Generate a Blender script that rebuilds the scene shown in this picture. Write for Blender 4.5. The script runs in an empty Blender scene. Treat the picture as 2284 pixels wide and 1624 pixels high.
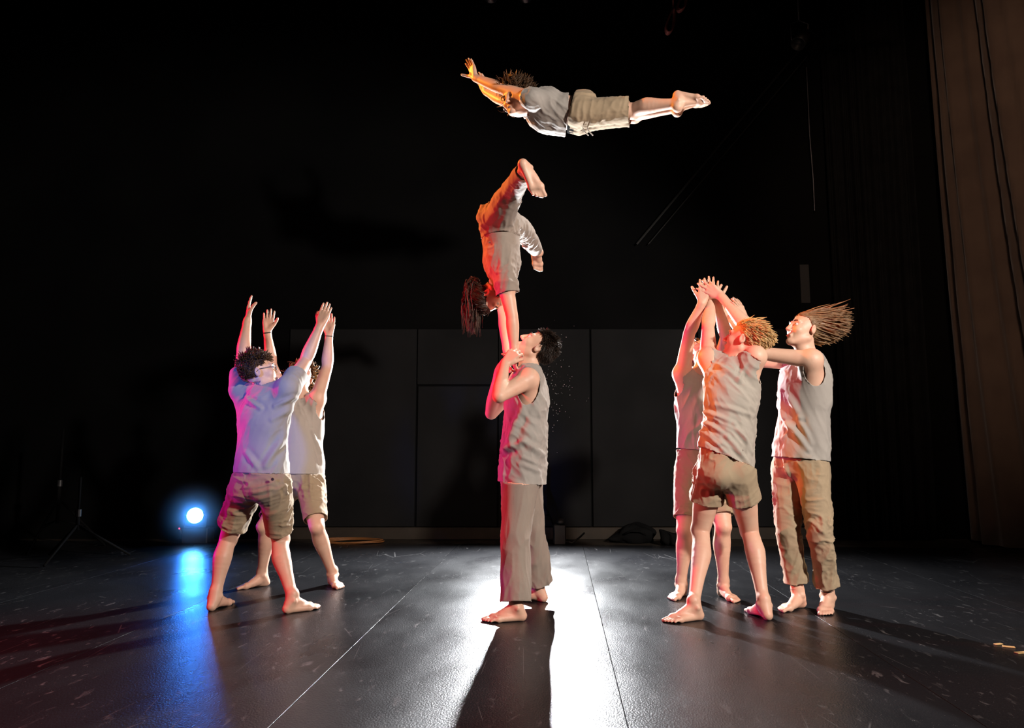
import bpy, math, random
import numpy as np
from mathutils import Vector, Matrix

# ------------------------------------------------------------------ camera, world, exposure, lights
SC = bpy.context.scene
COL = SC.collection
FPX, W, H = 1650.0, 2284.0, 1624.0
TILT = math.atan(188.0 / FPX)
CAM = np.array([0.0, 0.0, 0.95])
cam_d = bpy.data.cameras.new('camera')
cam_d.sensor_width = 36.0
cam_d.lens = FPX / W * 36.0
cam_d.clip_start = 0.05
cam_o = bpy.data.objects.new('camera', cam_d)
cam_o.location = CAM
cam_o.rotation_euler = (math.pi / 2 + TILT, 0, 0)
COL.objects.link(cam_o)
SC.camera = cam_o

SC.view_settings.view_transform = 'Standard'
SC.view_settings.look = 'None'
SC.view_settings.gamma = 1.0
SC.view_settings.exposure = 0.0
SC.view_settings.use_curve_mapping = False

world = bpy.data.worlds.new('world')
SC.world = world
world.use_nodes = True
world.node_tree.nodes['Background'].inputs[0].default_value = (0.5, 0.55, 0.7, 1)
world.node_tree.nodes['Background'].inputs[1].default_value = 0.004


def ray(u, v):
    x, z = (u - W / 2) / FPX, (H / 2 - v) / FPX
    c, s = math.cos(TILT), math.sin(TILT)
    return np.array([x, c - s * z, s + c * z])


def V(u, v, Y):
    """point seen at photo pixel (u, v) standing Y metres in front of the camera"""
    r = ray(u, v)
    return CAM + r * (Y / r[1])


def PZ(u, v, z=0.0):
    """point seen at photo pixel (u, v) at height z"""
    r = ray(u, v)
    return CAM + r * ((z - CAM[2]) / r[2])


def spot(name, loc, target, power, color, angle=60, radius=0.1, blend=0.3):
    l = bpy.data.lights.new(name, 'SPOT')
    l.energy, l.color = power, color
    l.spot_size, l.spot_blend, l.shadow_soft_size = math.radians(angle), blend, radius
    o = bpy.data.objects.new(name, l)
    o.location = loc
    o.rotation_euler = (Vector(target) - Vector(loc)).to_track_quat('-Z', 'Y').to_euler()
    COL.objects.link(o)
    return o


BACK_LAMP = V(1193, 884, 7.55)
BLUE_LAMP = V(435, 1150, 7.62)
spot('key_light', (3.7, 0.0, 3.1), (0.5, 4.5, 1.4), 1750, (1.0, 0.90, 0.81), 66, 0.14, 0.5)
spot('red_light', (-5.4, 5.55, 2.4), (0.4, 4.2, 1.5), 1500, (1.0, 0.006, 0.04), 27, 0.08, 0.35)
spot('red_cross_light', (-4.6, 3.2, 2.6), (1.0, 4.38, 1.45), 1350, (1.0, 0.03, 0.03), 18, 0.08, 0.8)
spot('magenta_light', (-5.4, 5.25, 0.75), (0.2, 4.4, 1.0), 400, (0.9, 0.0, 0.8), 24, 0.08, 0.5)
spot('red_floor_light', (-5.0, 2.0, 3.0), (-2.2, 2.6, 0.0), 1300, (1.0, 0.02, 0.06), 62, 0.2, 0.9)  # extra spot added to stand in for red spill on the floor
spot('amber_light', (-4.2, 6.6, 5.4), (0.85, 4.55, 2.85), 3300, (1.0, 0.33, 0.05), 27, 0.1, 0.4)
spot('rim_light', (2.6, 7.4, 5.9), (0.15, 4.5, 1.6), 1900, (1.0, 0.95, 0.9), 15, 0.06, 0.5)  # added overhead spot without fixture, whitens edges of the base man's hair and back
spot('blue_fill_light', (-2.9, 0.2, 1.7), (-1.5, 4.5, 1.2), 700, (0.07, 0.20, 1.0), 14, 0.15, 0.5)
spot('curtain_light', (1.5, 1.0, 5.2), (5.0, 7.2, 3.4), 700, (1.0, 0.68, 0.5), 46, 0.3, 0.8)  # unseen spot added to give the brown curtain weak warm light
SC.cycles.adaptive_threshold = 0.02
SC.cycles.max_bounces = 6
SC.cycles.diffuse_bounces = 2
SC.cycles.glossy_bounces = 3
SC.cycles.transmission_bounces = 2
SC.cycles.volume_bounces = 1
SC.cycles.caustics_reflective = False
SC.cycles.caustics_refractive = False

# ------------------------------------------------------------------ helpers: objects, materials, meshes


def tag(o, label=None, cat=None, group=None, kind=None):
    if label: o['label'] = label
    if cat: o['category'] = cat
    if group: o['group'] = group
    if kind: o['kind'] = kind
    return o


def empty(name, loc, label=None, cat=None, group=None):
    o = bpy.data.objects.new(name, None)
    o.location = loc
    COL.objects.link(o)
    return tag(o, label, cat, group)


def norm(a):
    a = np.asarray(a, float)
    return a / max(np.linalg.norm(a), 1e-9)


def link(name, me, mat, parent=None, smooth=True):
    o = bpy.data.objects.new(name, me)
    COL.objects.link(o)
    if mat: me.materials.append(mat)
    if smooth:
        me.polygons.foreach_set('use_smooth', np.ones(len(me.polygons), bool))
    if parent is not None:
        o.parent = parent
        o.matrix_parent_inverse = Matrix.Translation(-Vector(parent.location)) if parent.type == 'EMPTY' else Matrix.Identity(4)
    return o


def mesh_np(name, verts, faces):
    """faces: (n,4) or (n,3) int array"""
    me = bpy.data.meshes.new(name)
    faces = np.asarray(faces, np.int32)
    n, k = faces.shape
    me.vertices.add(len(verts))
    me.vertices.foreach_set('co', np.asarray(verts, np.float32).ravel())
    me.loops.add(n * k)
    me.loops.foreach_set('vertex_index', faces.ravel())
    me.polygons.add(n)
    me.polygons.foreach_set('loop_start', np.arange(0, n * k, k, dtype=np.int32))
    me.update(calc_edges=True)
    return me


class MB:
    """collects boxes, tubes and lathes into one mesh"""
    def __init__(s): s.v, s.f = [], []

    def add(s, vs, fs):
        b = len(s.v)
        s.v += [tuple(x) for x in vs]
        s.f += [tuple(i + b for i in f) for f in fs]
        return s

    def box(s, lo, hi, M=None, bev=0.0):
        lo, hi = np.array(lo, float), np.array(hi, float)
        b = min(bev, 0.49 * (hi - lo).min())
        if b <= 0:
            vs = [[(lo, hi)[i][0], (lo, hi)[j][1], (lo, hi)[k][2]] for i in (0, 1) for j in (0, 1) for k in (0, 1)]
            fs = [(0, 1, 3, 2), (4, 6, 7, 5), (0, 4, 5, 1), (2, 3, 7, 6), (0, 2, 6, 4), (1, 5, 7, 3)]
        else:
            vs, idx = [], {}
            for i in (0, 1):
                for j in (0, 1):
                    for k in (0, 1):
                        c = np.array([(lo, hi)[i][0], (lo, hi)[j][1], (lo, hi)[k][2]])
                        sg = np.array([1 - 2 * i, 1 - 2 * j, 1 - 2 * k])
                        for a in range(3):
                            p = c + sg * b
                            p[a] = c[a]
                            idx[(i, j, k, a)] = len(vs)
                            vs.append(p)
            fs = []
            for a in range(3):
                o = [x for x in range(3) if x != a]
                for e in (0, 1):
                    q = []
                    for (m, n) in ((0, 0), (1, 0), (1, 1), (0, 1)):
                        t = [0, 0, 0]; t[a] = e; t[o[0]] = m; t[o[1]] = n
                        q.append(idx[(*t, a)])
                    fs.append(tuple(q))
                for m in (0, 1):
                    for n in (0, 1):
                        t0 = [0, 0, 0]; t0[o[0]] = m; t0[o[1]] = n
                        t1 = list(t0); t1[a] = 1
                        fs.append((idx[(*t0, o[0])], idx[(*t1, o[0])], idx[(*t1, o[1])], idx[(*t0, o[1])]))
            for i in (0, 1):
                for j in (0, 1):
                    for k in (0, 1):
                        fs.append((idx[(i, j, k, 0)], idx[(i, j, k, 1)], idx[(i, j, k, 2)]))
        if M is not None:
            vs = [np.array(M @ Vector(p)) for p in vs]
        return s.add(vs, fs)

    def tube(s, pts, rad, n=8, cap=True, closed=False):
        pts = [np.array(p, float) for p in pts]
        m = len(pts)
        rad = [rad] * m if np.isscalar(rad) else rad
        rings, up = [], None
        for i, p in enumerate(pts):
            if closed:
                t = norm(pts[(i + 1) % m] - pts[i - 1])
            else:
                t = norm(pts[min(i + 1, m - 1)] - pts[max(i - 1, 0)])
            if up is None:
                up = np.array([0, 0, 1.0]) if abs(t[2]) < 0.9 else np.array([1.0, 0, 0])
            a = norm(np.cross(t, up)); b = np.cross(a, t); up = b
            rings.append([p + rad[i] * (math.cos(2 * math.pi * k / n) * a + math.sin(2 * math.pi * k / n) * b) for k in range(n)])
        vs = [q for r in rings for q in r]
        fs = []
        for i in range(m if closed else m - 1):
            j = (i + 1) % m
            for k in range(n):
                k2 = (k + 1) % n
                fs.append((i * n + k, i * n + k2, j * n + k2, j * n + k))
        if cap and not closed:
            fs.append(tuple(range(n))[::-1]); fs.append(tuple((m - 1) * n + k for k in range(n)))
        return s.add(vs, fs)

    def lathe(s, prof, M, n=24):
        """prof: (radius, height) pairs about local z"""
        vs = [np.array(M @ Vector((r * math.cos(2 * math.pi * k / n), r * math.sin(2 * math.pi * k / n), z))) for r, z in prof for k in range(n)]
        fs = []
        for i in range(len(prof) - 1):
            for k in range(n):
                k2 = (k + 1) % n
                fs.append((i * n + k, i * n + k2, (i + 1) * n + k2, (i + 1) * n + k))
        return s.add(vs, fs)

    def build(s, name, mat, parent=None, smooth=False):
        me = bpy.data.meshes.new(name)
        me.from_pydata(s.v, [], s.f)
        me.update()
        return link(name, me, mat, parent, smooth)


def frame(loc, zdir, xhint=(1, 0, 0)):
    z = Vector(zdir).normalized()
    x = Vector(xhint)
    x = (x - z * x.dot(z)).normalized()
    y = z.cross(x)
    M = Matrix((x, y, z)).transposed().to_4x4()
    M.translation = Vector(loc)
    return M


def material(name, color, rough=0.6, spec=0.5, metal=0.0, noise=None, bump=None, emit=None, sheen=0.0, sss=0.0):
    """noise: (scale, colour2, contrast)   bump: (scale, strength, distance)"""
    m = bpy.data.materials.new(name)
    m.use_nodes = True
    nt = m.node_tree
    b = nt.nodes['Principled BSDF']
    b.inputs['Base Color'].default_value = (*color, 1)
    b.inputs['Roughness'].default_value = rough
    b.inputs['Specular IOR Level'].default_value = spec
    b.inputs['Metallic'].default_value = metal
    if sheen:
        b.inputs['Sheen Weight'].default_value = sheen
        b.inputs['Sheen Roughness'].default_value = 0.5
    if sss:
        b.inputs['Subsurface Weight'].default_value = sss
        b.inputs['Subsurface Radius'].default_value = (1.0, 0.35, 0.2)
        b.inputs['Subsurface Scale'].default_value = 0.008
    tc = nt.nodes.new('ShaderNodeTexCoord')
    if noise:
        n = nt.nodes.new('ShaderNodeTexNoise')
        n.inputs['Scale'].default_value = noise[0]
        n.inputs['Detail'].default_value = 6
        nt.links.new(tc.outputs['Object'], n.inputs['Vector'])
        r = nt.nodes.new('ShaderNodeMapRange')
        r.inputs[1].default_value, r.inputs[2].default_value = 0.5 - noise[2], 0.5 + noise[2]
        nt.links.new(n.outputs['Fac'], r.inputs[0])
        mx = nt.nodes.new('ShaderNodeMix'); mx.data_type = 'RGBA'
        mx.inputs[6].default_value = (*color, 1); mx.inputs[7].default_value = (*noise[1], 1)
        nt.links.new(r.outputs[0], mx.inputs[0])
        nt.links.new(mx.outputs[2], b.inputs['Base Color'])
    if bump:
        n2 = nt.nodes.new('ShaderNodeTexNoise')
        n2.inputs['Scale'].default_value = bump[0]
        n2.inputs['Detail'].default_value = 3
        nt.links.new(tc.outputs['Object'], n2.inputs['Vector'])
        bp = nt.nodes.new('ShaderNodeBump')
        bp.inputs['Strength'].default_value = bump[1]
        bp.inputs['Distance'].default_value = bump[2]
        nt.links.new(n2.outputs['Fac'], bp.inputs['Height'])
        nt.links.new(bp.outputs[0], b.inputs['Normal'])
    if emit:
        b.inputs['Emission Color'].default_value = (*emit[0], 1)
        b.inputs['Emission Strength'].default_value = emit[1]
    return m


def floor_material():
    m = bpy.data.materials.new('black_vinyl_floor')
    m.use_nodes = True
    nt = m.node_tree
    N, L = nt.nodes, nt.links
    b = N['Principled BSDF']
    tc = N.new('ShaderNodeTexCoord')

    def noise(scale, detail=5, stretch=None, rot=0.0, dist=0.0):
        src = tc.outputs['Object']
        if stretch:
            mp = N.new('ShaderNodeMapping')
            mp.inputs['Scale'].default_value = stretch
            mp.inputs['Rotation'].default_value = (0, 0, rot)
            L.new(src, mp.inputs[0]); src = mp.outputs[0]
        n = N.new('ShaderNodeTexNoise')
        n.inputs['Scale'].default_value = scale
        n.inputs['Detail'].default_value = detail
        n.inputs['Distortion'].default_value = dist
        L.new(src, n.inputs['Vector'])
        return n.outputs['Fac']

    def rng(src, a, c, lo=0.0, hi=1.0):
        r = N.new('ShaderNodeMapRange')
        for i, x in enumerate((a, c, lo, hi)): r.inputs[i + 1].default_value = x
        L.new(src, r.inputs[0]); return r.outputs[0]

    def math_(op, a, c):
        q = N.new('ShaderNodeMath'); q.operation = op
        for i, x in enumerate((a, c)):
            if isinstance(x, (int, float)): q.inputs[i].default_value = x
            else: L.new(x, q.inputs[i])
        return q.outputs[0]

    def scratches(scale, rot, width, keep):
        mp = N.new('ShaderNodeMapping')
        mp.inputs['Rotation'].default_value = (0, 0, rot)
        mp.inputs['Scale'].default_value = (1, 0.16, 1)
        L.new(tc.outputs['Object'], mp.inputs[0])
        vo = N.new('ShaderNodeTexVoronoi'); vo.feature = 'DISTANCE_TO_EDGE'
        vo.inputs['Scale'].default_value = scale
        L.new(mp.outputs[0], vo.inputs['Vector'])
        line = rng(vo.outputs['Distance'], 0.0, width, 1.0, 0.0)
        return math_('MULTIPLY', line, rng(noise(2.3, 3), keep, keep + 0.08))

    scuff = math_('MULTIPLY', rng(noise(26, 8, (1.0, 0.4, 1), 0.9, 0.6), 0.60, 0.72), rng(noise(1.7, 3), 0.42, 0.62))
    flecks = math_('MAXIMUM', rng(noise(120, 2), 0.71, 0.76), math_('MULTIPLY', rng(noise(230, 2), 0.69, 0.74), rng(noise(2.1, 3), 0.45, 0.6)))
    lines = math_('ADD', scratches(1.5, 0.35, 0.0022, 0.50), scratches(2.3, -0.75, 0.0026, 0.52))
    marks = math_('MINIMUM', math_('ADD', math_('MULTIPLY', scuff, 0.45), math_('ADD', math_('MULTIPLY', flecks, 0.8), math_('MULTIPLY', lines, 0.4))), 1.0)
    mx = N.new('ShaderNodeMix'); mx.data_type = 'RGBA'
    mx.inputs[6].default_value = (0.0098, 0.0100, 0.0115, 1)
    mx.inputs[7].default_value = (0.16, 0.155, 0.155, 1)
    L.new(marks, mx.inputs[0])
    L.new(mx.outputs[2], b.inputs['Base Color'])
    wear = noise(3.0, 6, (1, 0.5, 1), 0.3)
    L.new(math_('ADD', rng(wear, 0.3, 0.7, 0.25, 0.36), math_('MULTIPLY', marks, 0.1)), b.inputs['Roughness'])
    b.inputs['Specular IOR Level'].default_value = 0.42
    bp = N.new('ShaderNodeBump')
    bp.inputs['Strength'].default_value = 0.34
    bp.inputs['Distance'].default_value = 0.004
    hgt = math_('ADD', math_('MULTIPLY', noise(140, 5, (1, 0.6, 1), 0.4), 1.1), math_('ADD', math_('MULTIPLY', noise(14, 3, (1, 0.4, 1), -0.3), 0.5), math_('MULTIPLY', marks, 0.25)))
    L.new(hgt, bp.inputs['Height'])
    L.new(bp.outputs[0], b.inputs['Normal'])
    return m


def wall_material():
    m = material('black_painted_wall', (0.0022, 0.0022, 0.0024), 0.9, 0.04, noise=(1.2, (0.0042, 0.0042, 0.0042), 0.25), bump=(25, 0.15, 0.004))
    return m


M = {}
M['floor'] = floor_material()
M['under'] = material('dark_boards', (0.02, 0.014, 0.01), 0.7, 0.3, noise=(4, (0.035, 0.025, 0.016), 0.2), bump=(20, 0.2, 0.004))
M['wall'] = wall_material()
M['panel'] = material('grey_painted_panel', (0.0075, 0.0075, 0.0078), 0.85, 0.08, noise=(2.0, (0.0125, 0.0122, 0.0125), 0.25), bump=(25, 0.2, 0.004))
M['black'] = material('black_metal', (0.012, 0.012, 0.013), 0.45, 0.5, noise=(12, (0.02, 0.02, 0.02), 0.2))
M['steel'] = material('dull_steel', (0.12, 0.12, 0.13), 0.4, 0.5, 0.8, noise=(30, (0.08, 0.08, 0.09), 0.2))
M['blackcloth'] = material('black_cloth', (0.003, 0.003, 0.0034), 0.9, 0.06, noise=(6, (0.006, 0.006, 0.006), 0.2), bump=(60, 0.3, 0.003))
M['brown'] = material('brown_curtain', (0.075, 0.05, 0.036), 0.9, 0.15, noise=(3, (0.055, 0.036, 0.027), 0.2), bump=(150, 0.25, 0.002), sheen=0.2)
M['bluelens'] = material('blue_lamp_lens', (0.1, 0.2, 0.6), 0.2, emit=((0.10, 0.42, 1.0), 60.0))
M['whitelens'] = material('white_lamp_lens', (0.8, 0.8, 0.8), 0.2, emit=((0.95, 0.97, 1.0), 14.0))
M['redled'] = material('red_indicator', (0.5, 0.02, 0.05), 0.4, emit=((1.0, 0.05, 0.12), 2.5))
M['rope'] = material('red_lit_rope', (0.16, 0.02, 0.012), 0.8, noise=(60, (0.10, 0.015, 0.01), 0.2), bump=(120, 0.4, 0.003))  # red light on the rope is put into its colour
M['cable'] = material('orange_lit_cable', (0.25, 0.09, 0.02), 0.55, noise=(20, (0.18, 0.07, 0.02), 0.2))  # orange light falling on the coil is mixed into this colour
M['chip'] = material('pale_wood', (0.42, 0.27, 0.1), 0.7, noise=(40, (0.32, 0.2, 0.08), 0.2))
M['skin'] = material('skin', (0.70, 0.445, 0.325), 0.48, 0.4, noise=(14, (0.66, 0.37, 0.265), 0.22), bump=(90, 0.06, 0.002))
M['lip'] = material('lips', (0.42, 0.16, 0.13), 0.45)
M['eye'] = material('eyeball', (0.55, 0.52, 0.5), 0.2)
M['iris'] = material('iris', (0.05, 0.035, 0.025), 0.2)
M['shirt'] = material('stone_jersey', (0.40, 0.355, 0.305), 0.85, 0.2, noise=(5, (0.37, 0.325, 0.28), 0.2), bump=(320, 0.25, 0.0015), sheen=0.15)
M['shirt_grey'] = material('grey_jersey', (0.35, 0.32, 0.29), 0.85, 0.2, noise=(5, (0.32, 0.29, 0.265), 0.2), bump=(320, 0.25, 0.0015), sheen=0.15)
M['khaki'] = material('khaki_twill', (0.35, 0.265, 0.175), 0.85, 0.2, noise=(6, (0.32, 0.24, 0.155), 0.2), bump=(260, 0.3, 0.0015), sheen=0.1)
M['taupe'] = material('taupe_linen', (0.29, 0.235, 0.195), 0.85, 0.2, noise=(6, (0.265, 0.215, 0.18), 0.2), bump=(260, 0.3, 0.0015), sheen=0.15)
M['thread'] = material('dark_cord', (0.02, 0.012, 0.01), 0.7, noise=(50, (0.03, 0.02, 0.015), 0.2))


def hair_mat(name, a, b):
    m = material(name, a, 0.42, 0.5, noise=(45, b, 0.12))
    nt = m.node_tree
    pr = nt.nodes['Principled BSDF']
    tr = nt.nodes.new('ShaderNodeBsdfTranslucent')
    src = pr.inputs['Base Color'].links[0].from_socket
    hs = nt.nodes.new('ShaderNodeHueSaturation')
    hs.inputs['Value'].default_value = 2.2
    nt.links.new(src, hs.inputs['Color'])
    nt.links.new(hs.outputs[0], tr.inputs['Color'])
    mx = nt.nodes.new('ShaderNodeMixShader'); mx.inputs[0].default_value = 0.38
    nt.links.new(pr.outputs[0], mx.inputs[1]); nt.links.new(tr.outputs[0], mx.inputs[2])
    nt.links.new(mx.outputs[0], nt.nodes['Material Output'].inputs['Surface'])
    return m


# ------------------------------------------------------------------ the setting
YB = 8.05          # back wall
YAW = math.atan(103 / FPX)
MB().box((-9, -5, -0.2), (9, YB + 1, -0.012)).build('floor', M['under'])
fl = bpy.data.objects['floor']
tag(fl, 'dark stage floor covered with strips of scuffed black vinyl', 'floor', kind='structure')
strip_w, s0 = 1.228, 0.231
me_strip = None
for k in range(-6, 6):
    mid = s0 + (k + 0.5) * strip_w
    if me_strip is None:
        o = MB().box((-strip_w / 2 + 0.0016, -3.5, -0.011), (strip_w / 2 - 0.0016, 7.5, 0.0), bev=0.0005).build('vinyl_strip', M['floor'], fl)
        me_strip = o.data
        o.parent = fl
    else:
        o = bpy.data.objects.new('vinyl_strip', me_strip)
        COL.objects.link(o)
        o.parent = fl
    o.matrix_parent_inverse = Matrix.Identity(4)
    o.location = (mid * math.cos(YAW), -mid * math.sin(YAW), 0)
    o.rotation_euler = (0, 0, -YAW)

wb = MB().box((-9, YB, -0.2), (9, YB + 0.2, 7.2)).build('wall_back', M['wall'])
tag(wb, 'black painted back wall of the stage', 'wall', kind='structure')


def wall_x(u, Y=YB): return (u - W / 2) / FPX * Y


zt = V(1142, 735, YB)[2]
for (u0, u1) in ((640, 928), (1112, 1318), (1321, 1560), (1563, 1826)):
    MB().box((V(u0, 1000, YB)[0], YB - 0.025, 0.12), (V(u1, 1000, YB)[0] - 0.006, YB + 0.01, zt), bev=0.004).build('panel', M['panel'], wb)
MB().box((V(929, 1000, YB)[0], YB - 0.025, V(929, 858, YB)[2]), (V(1111, 1000, YB)[0] - 0.004, YB + 0.01, zt), bev=0.004).build('panel', M['panel'], wb)
d1 = MB().box((V(931, 1000, YB)[0], YB - 0.018, 0.12), (V(1109, 1000, YB)[0], YB + 0.01, V(929, 862, YB)[2]), bev=0.004).build('door_1', M['panel'])
tag(d1, 'low flush grey hatch door in the back wall', 'door', kind='structure')
bb = MB().box((V(640, 1200, YB)[0], YB - 0.06, -0.012), (V(1826, 1200, YB)[0], YB + 0.01, 0.115), bev=0.006).build('baseboard_back', M['under'])
tag(bb, 'dark wooden baseboard along the back wall', 'baseboard', kind='structure')
wl = MB().box((-6.9, -4, -0.2), (-6.7, YB, 7.2)).build('wall_left', M['wall'])
tag(wl, 'black side wall on the left of the stage', 'wall', kind='structure')
wr = MB().box((7.2, -4, -0.2), (7.4, YB, 7.2)).build('wall_right', M['wall'])
tag(wr, 'dark side wall behind the brown curtain', 'wall', kind='structure')
ce = MB().box((-9, -5, 7.0), (9, YB + 0.2, 7.2)).build('ceiling', M['wall'])
tag(ce, 'black stage ceiling high above the performers', 'ceiling', kind='structure')
# pale painted strip and rods added for a faint slanted streak on the wall, right of the flyer
st = MB()
p0, p1 = V(1790, 590, YB - 0.012), V(1812, 676, YB - 0.012)
st.box((p0[0] - 0.03, YB - 0.012, p1[2]), (p0[0] + 0.07, YB + 0.01, p0[2]), bev=0.003)
st.build('tape_strip', material('faded_tape', (0.018, 0.018, 0.018), 0.8), wb)
br = MB()
for du, w_ in ((0, 0.012), (26, 0.006)):
    br.tube([V(1792 + du * 0.3, 100 + du, YB - 0.10), V(1420 + du, 545, YB - 0.06)], w_, 6)
tag(br.build('diagonal_streak', material('grey_rod', (0.014, 0.014, 0.013), 0.7)), 'thin dark rods added for a faint diagonal streak across the upper back wall', 'streak_rod')
tag(MB().tube([V(1799, 150, YB - 0.1), V(1806, 300, YB - 0.1), V(1814, 400, YB - 0.09), V(1817, 470, YB - 0.06)], 0.006, 6).build('hanging_cord', M['steel']),
    'thin pale cord hanging below the high lamp at right', 'cord')


def curtain(name, pts, z0, z1, mat, depth, nfold, lean, seed, label):
    """pts: floor polyline (x, y); folds swept sideways towards the bottom by lean"""
    rnd = random.Random(seed)
    pts = [np.array(p, float) for p in pts]
    nu, nv = nfold * 14, 26
    seg = [np.linalg.norm(pts[i + 1] - pts[i]) for i in range(len(pts) - 1)]
    tot = sum(seg)
    ph = [rnd.uniform(0, 6.28) for _ in range(4)]
    vs, fs = [], []
    for j in range(nv + 1):
        v = j / nv
        z = z0 + (z1 - z0) * v
        for i in range(nu + 1):
            u = i / nu
            s, a = u * tot, 0
            while a < len(seg) - 1 and s > seg[a]:
                s -= seg[a]; a += 1
            d = (pts[a + 1] - pts[a]) / seg[a]
            p = pts[a] + d * s
            nrm = np.array([-d[1], d[0]])
            uu = u + lean * (v - 0.5) * u
            f = math.sin(uu * nfold * 6.283 + 1.2 * math.sin(uu * 9 + ph[0])) + 0.5 * math.sin(uu * nfold * 2.7 * 6.283 + ph[1] + 2 * v)
            q = p + nrm * depth * f * (0.65 + 0.35 * (1 - v)) + nrm * 0.05 * math.sin(uu * 5 + ph[2] + v * 2)
            vs.append((q[0], q[1], z))
    for j in range(nv):
        for i in range(nu):
            a = j * (nu + 1) + i
            fs.append((a, a + 1, a + nu + 2, a + nu + 1))
    me = bpy.data.meshes.new(name)
    me.from_pydata(vs, [], fs)
    o = link(name, me, mat)
    md = o.modifiers.new('thickness', 'SOLIDIFY'); md.thickness = 0.006
    return tag(o, label, 'curtain')


curtain('brown_curtain', [(4.62, 7.75), (4.85, 6.9), (5.3, 5.4), (5.6, 4.2)], 0.015, 6.6, M['brown'], 0.10, 7, 0.55, 3,
        'tall brown stage curtain hanging at the right edge of the stage')
curtain('black_curtain', [(3.5, 7.93), (3.9, 7.85), (4.42, 7.9)], 0.015, 6.6, M['blackcloth'], 0.05, 8, 0.0, 5,
        'black side curtain next to the brown curtain')
curtain('left_curtain', [(-6.1, 7.6), (-5.72, 7.7)], 1.0, 2.3, material('dark_red_drape', (0.03, 0.012, 0.006), 0.9), 0.02, 3, 0.0, 8,
        'short dark reddish drape at the far left edge')

# ------------------------------------------------------------------ implicit bodies


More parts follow.
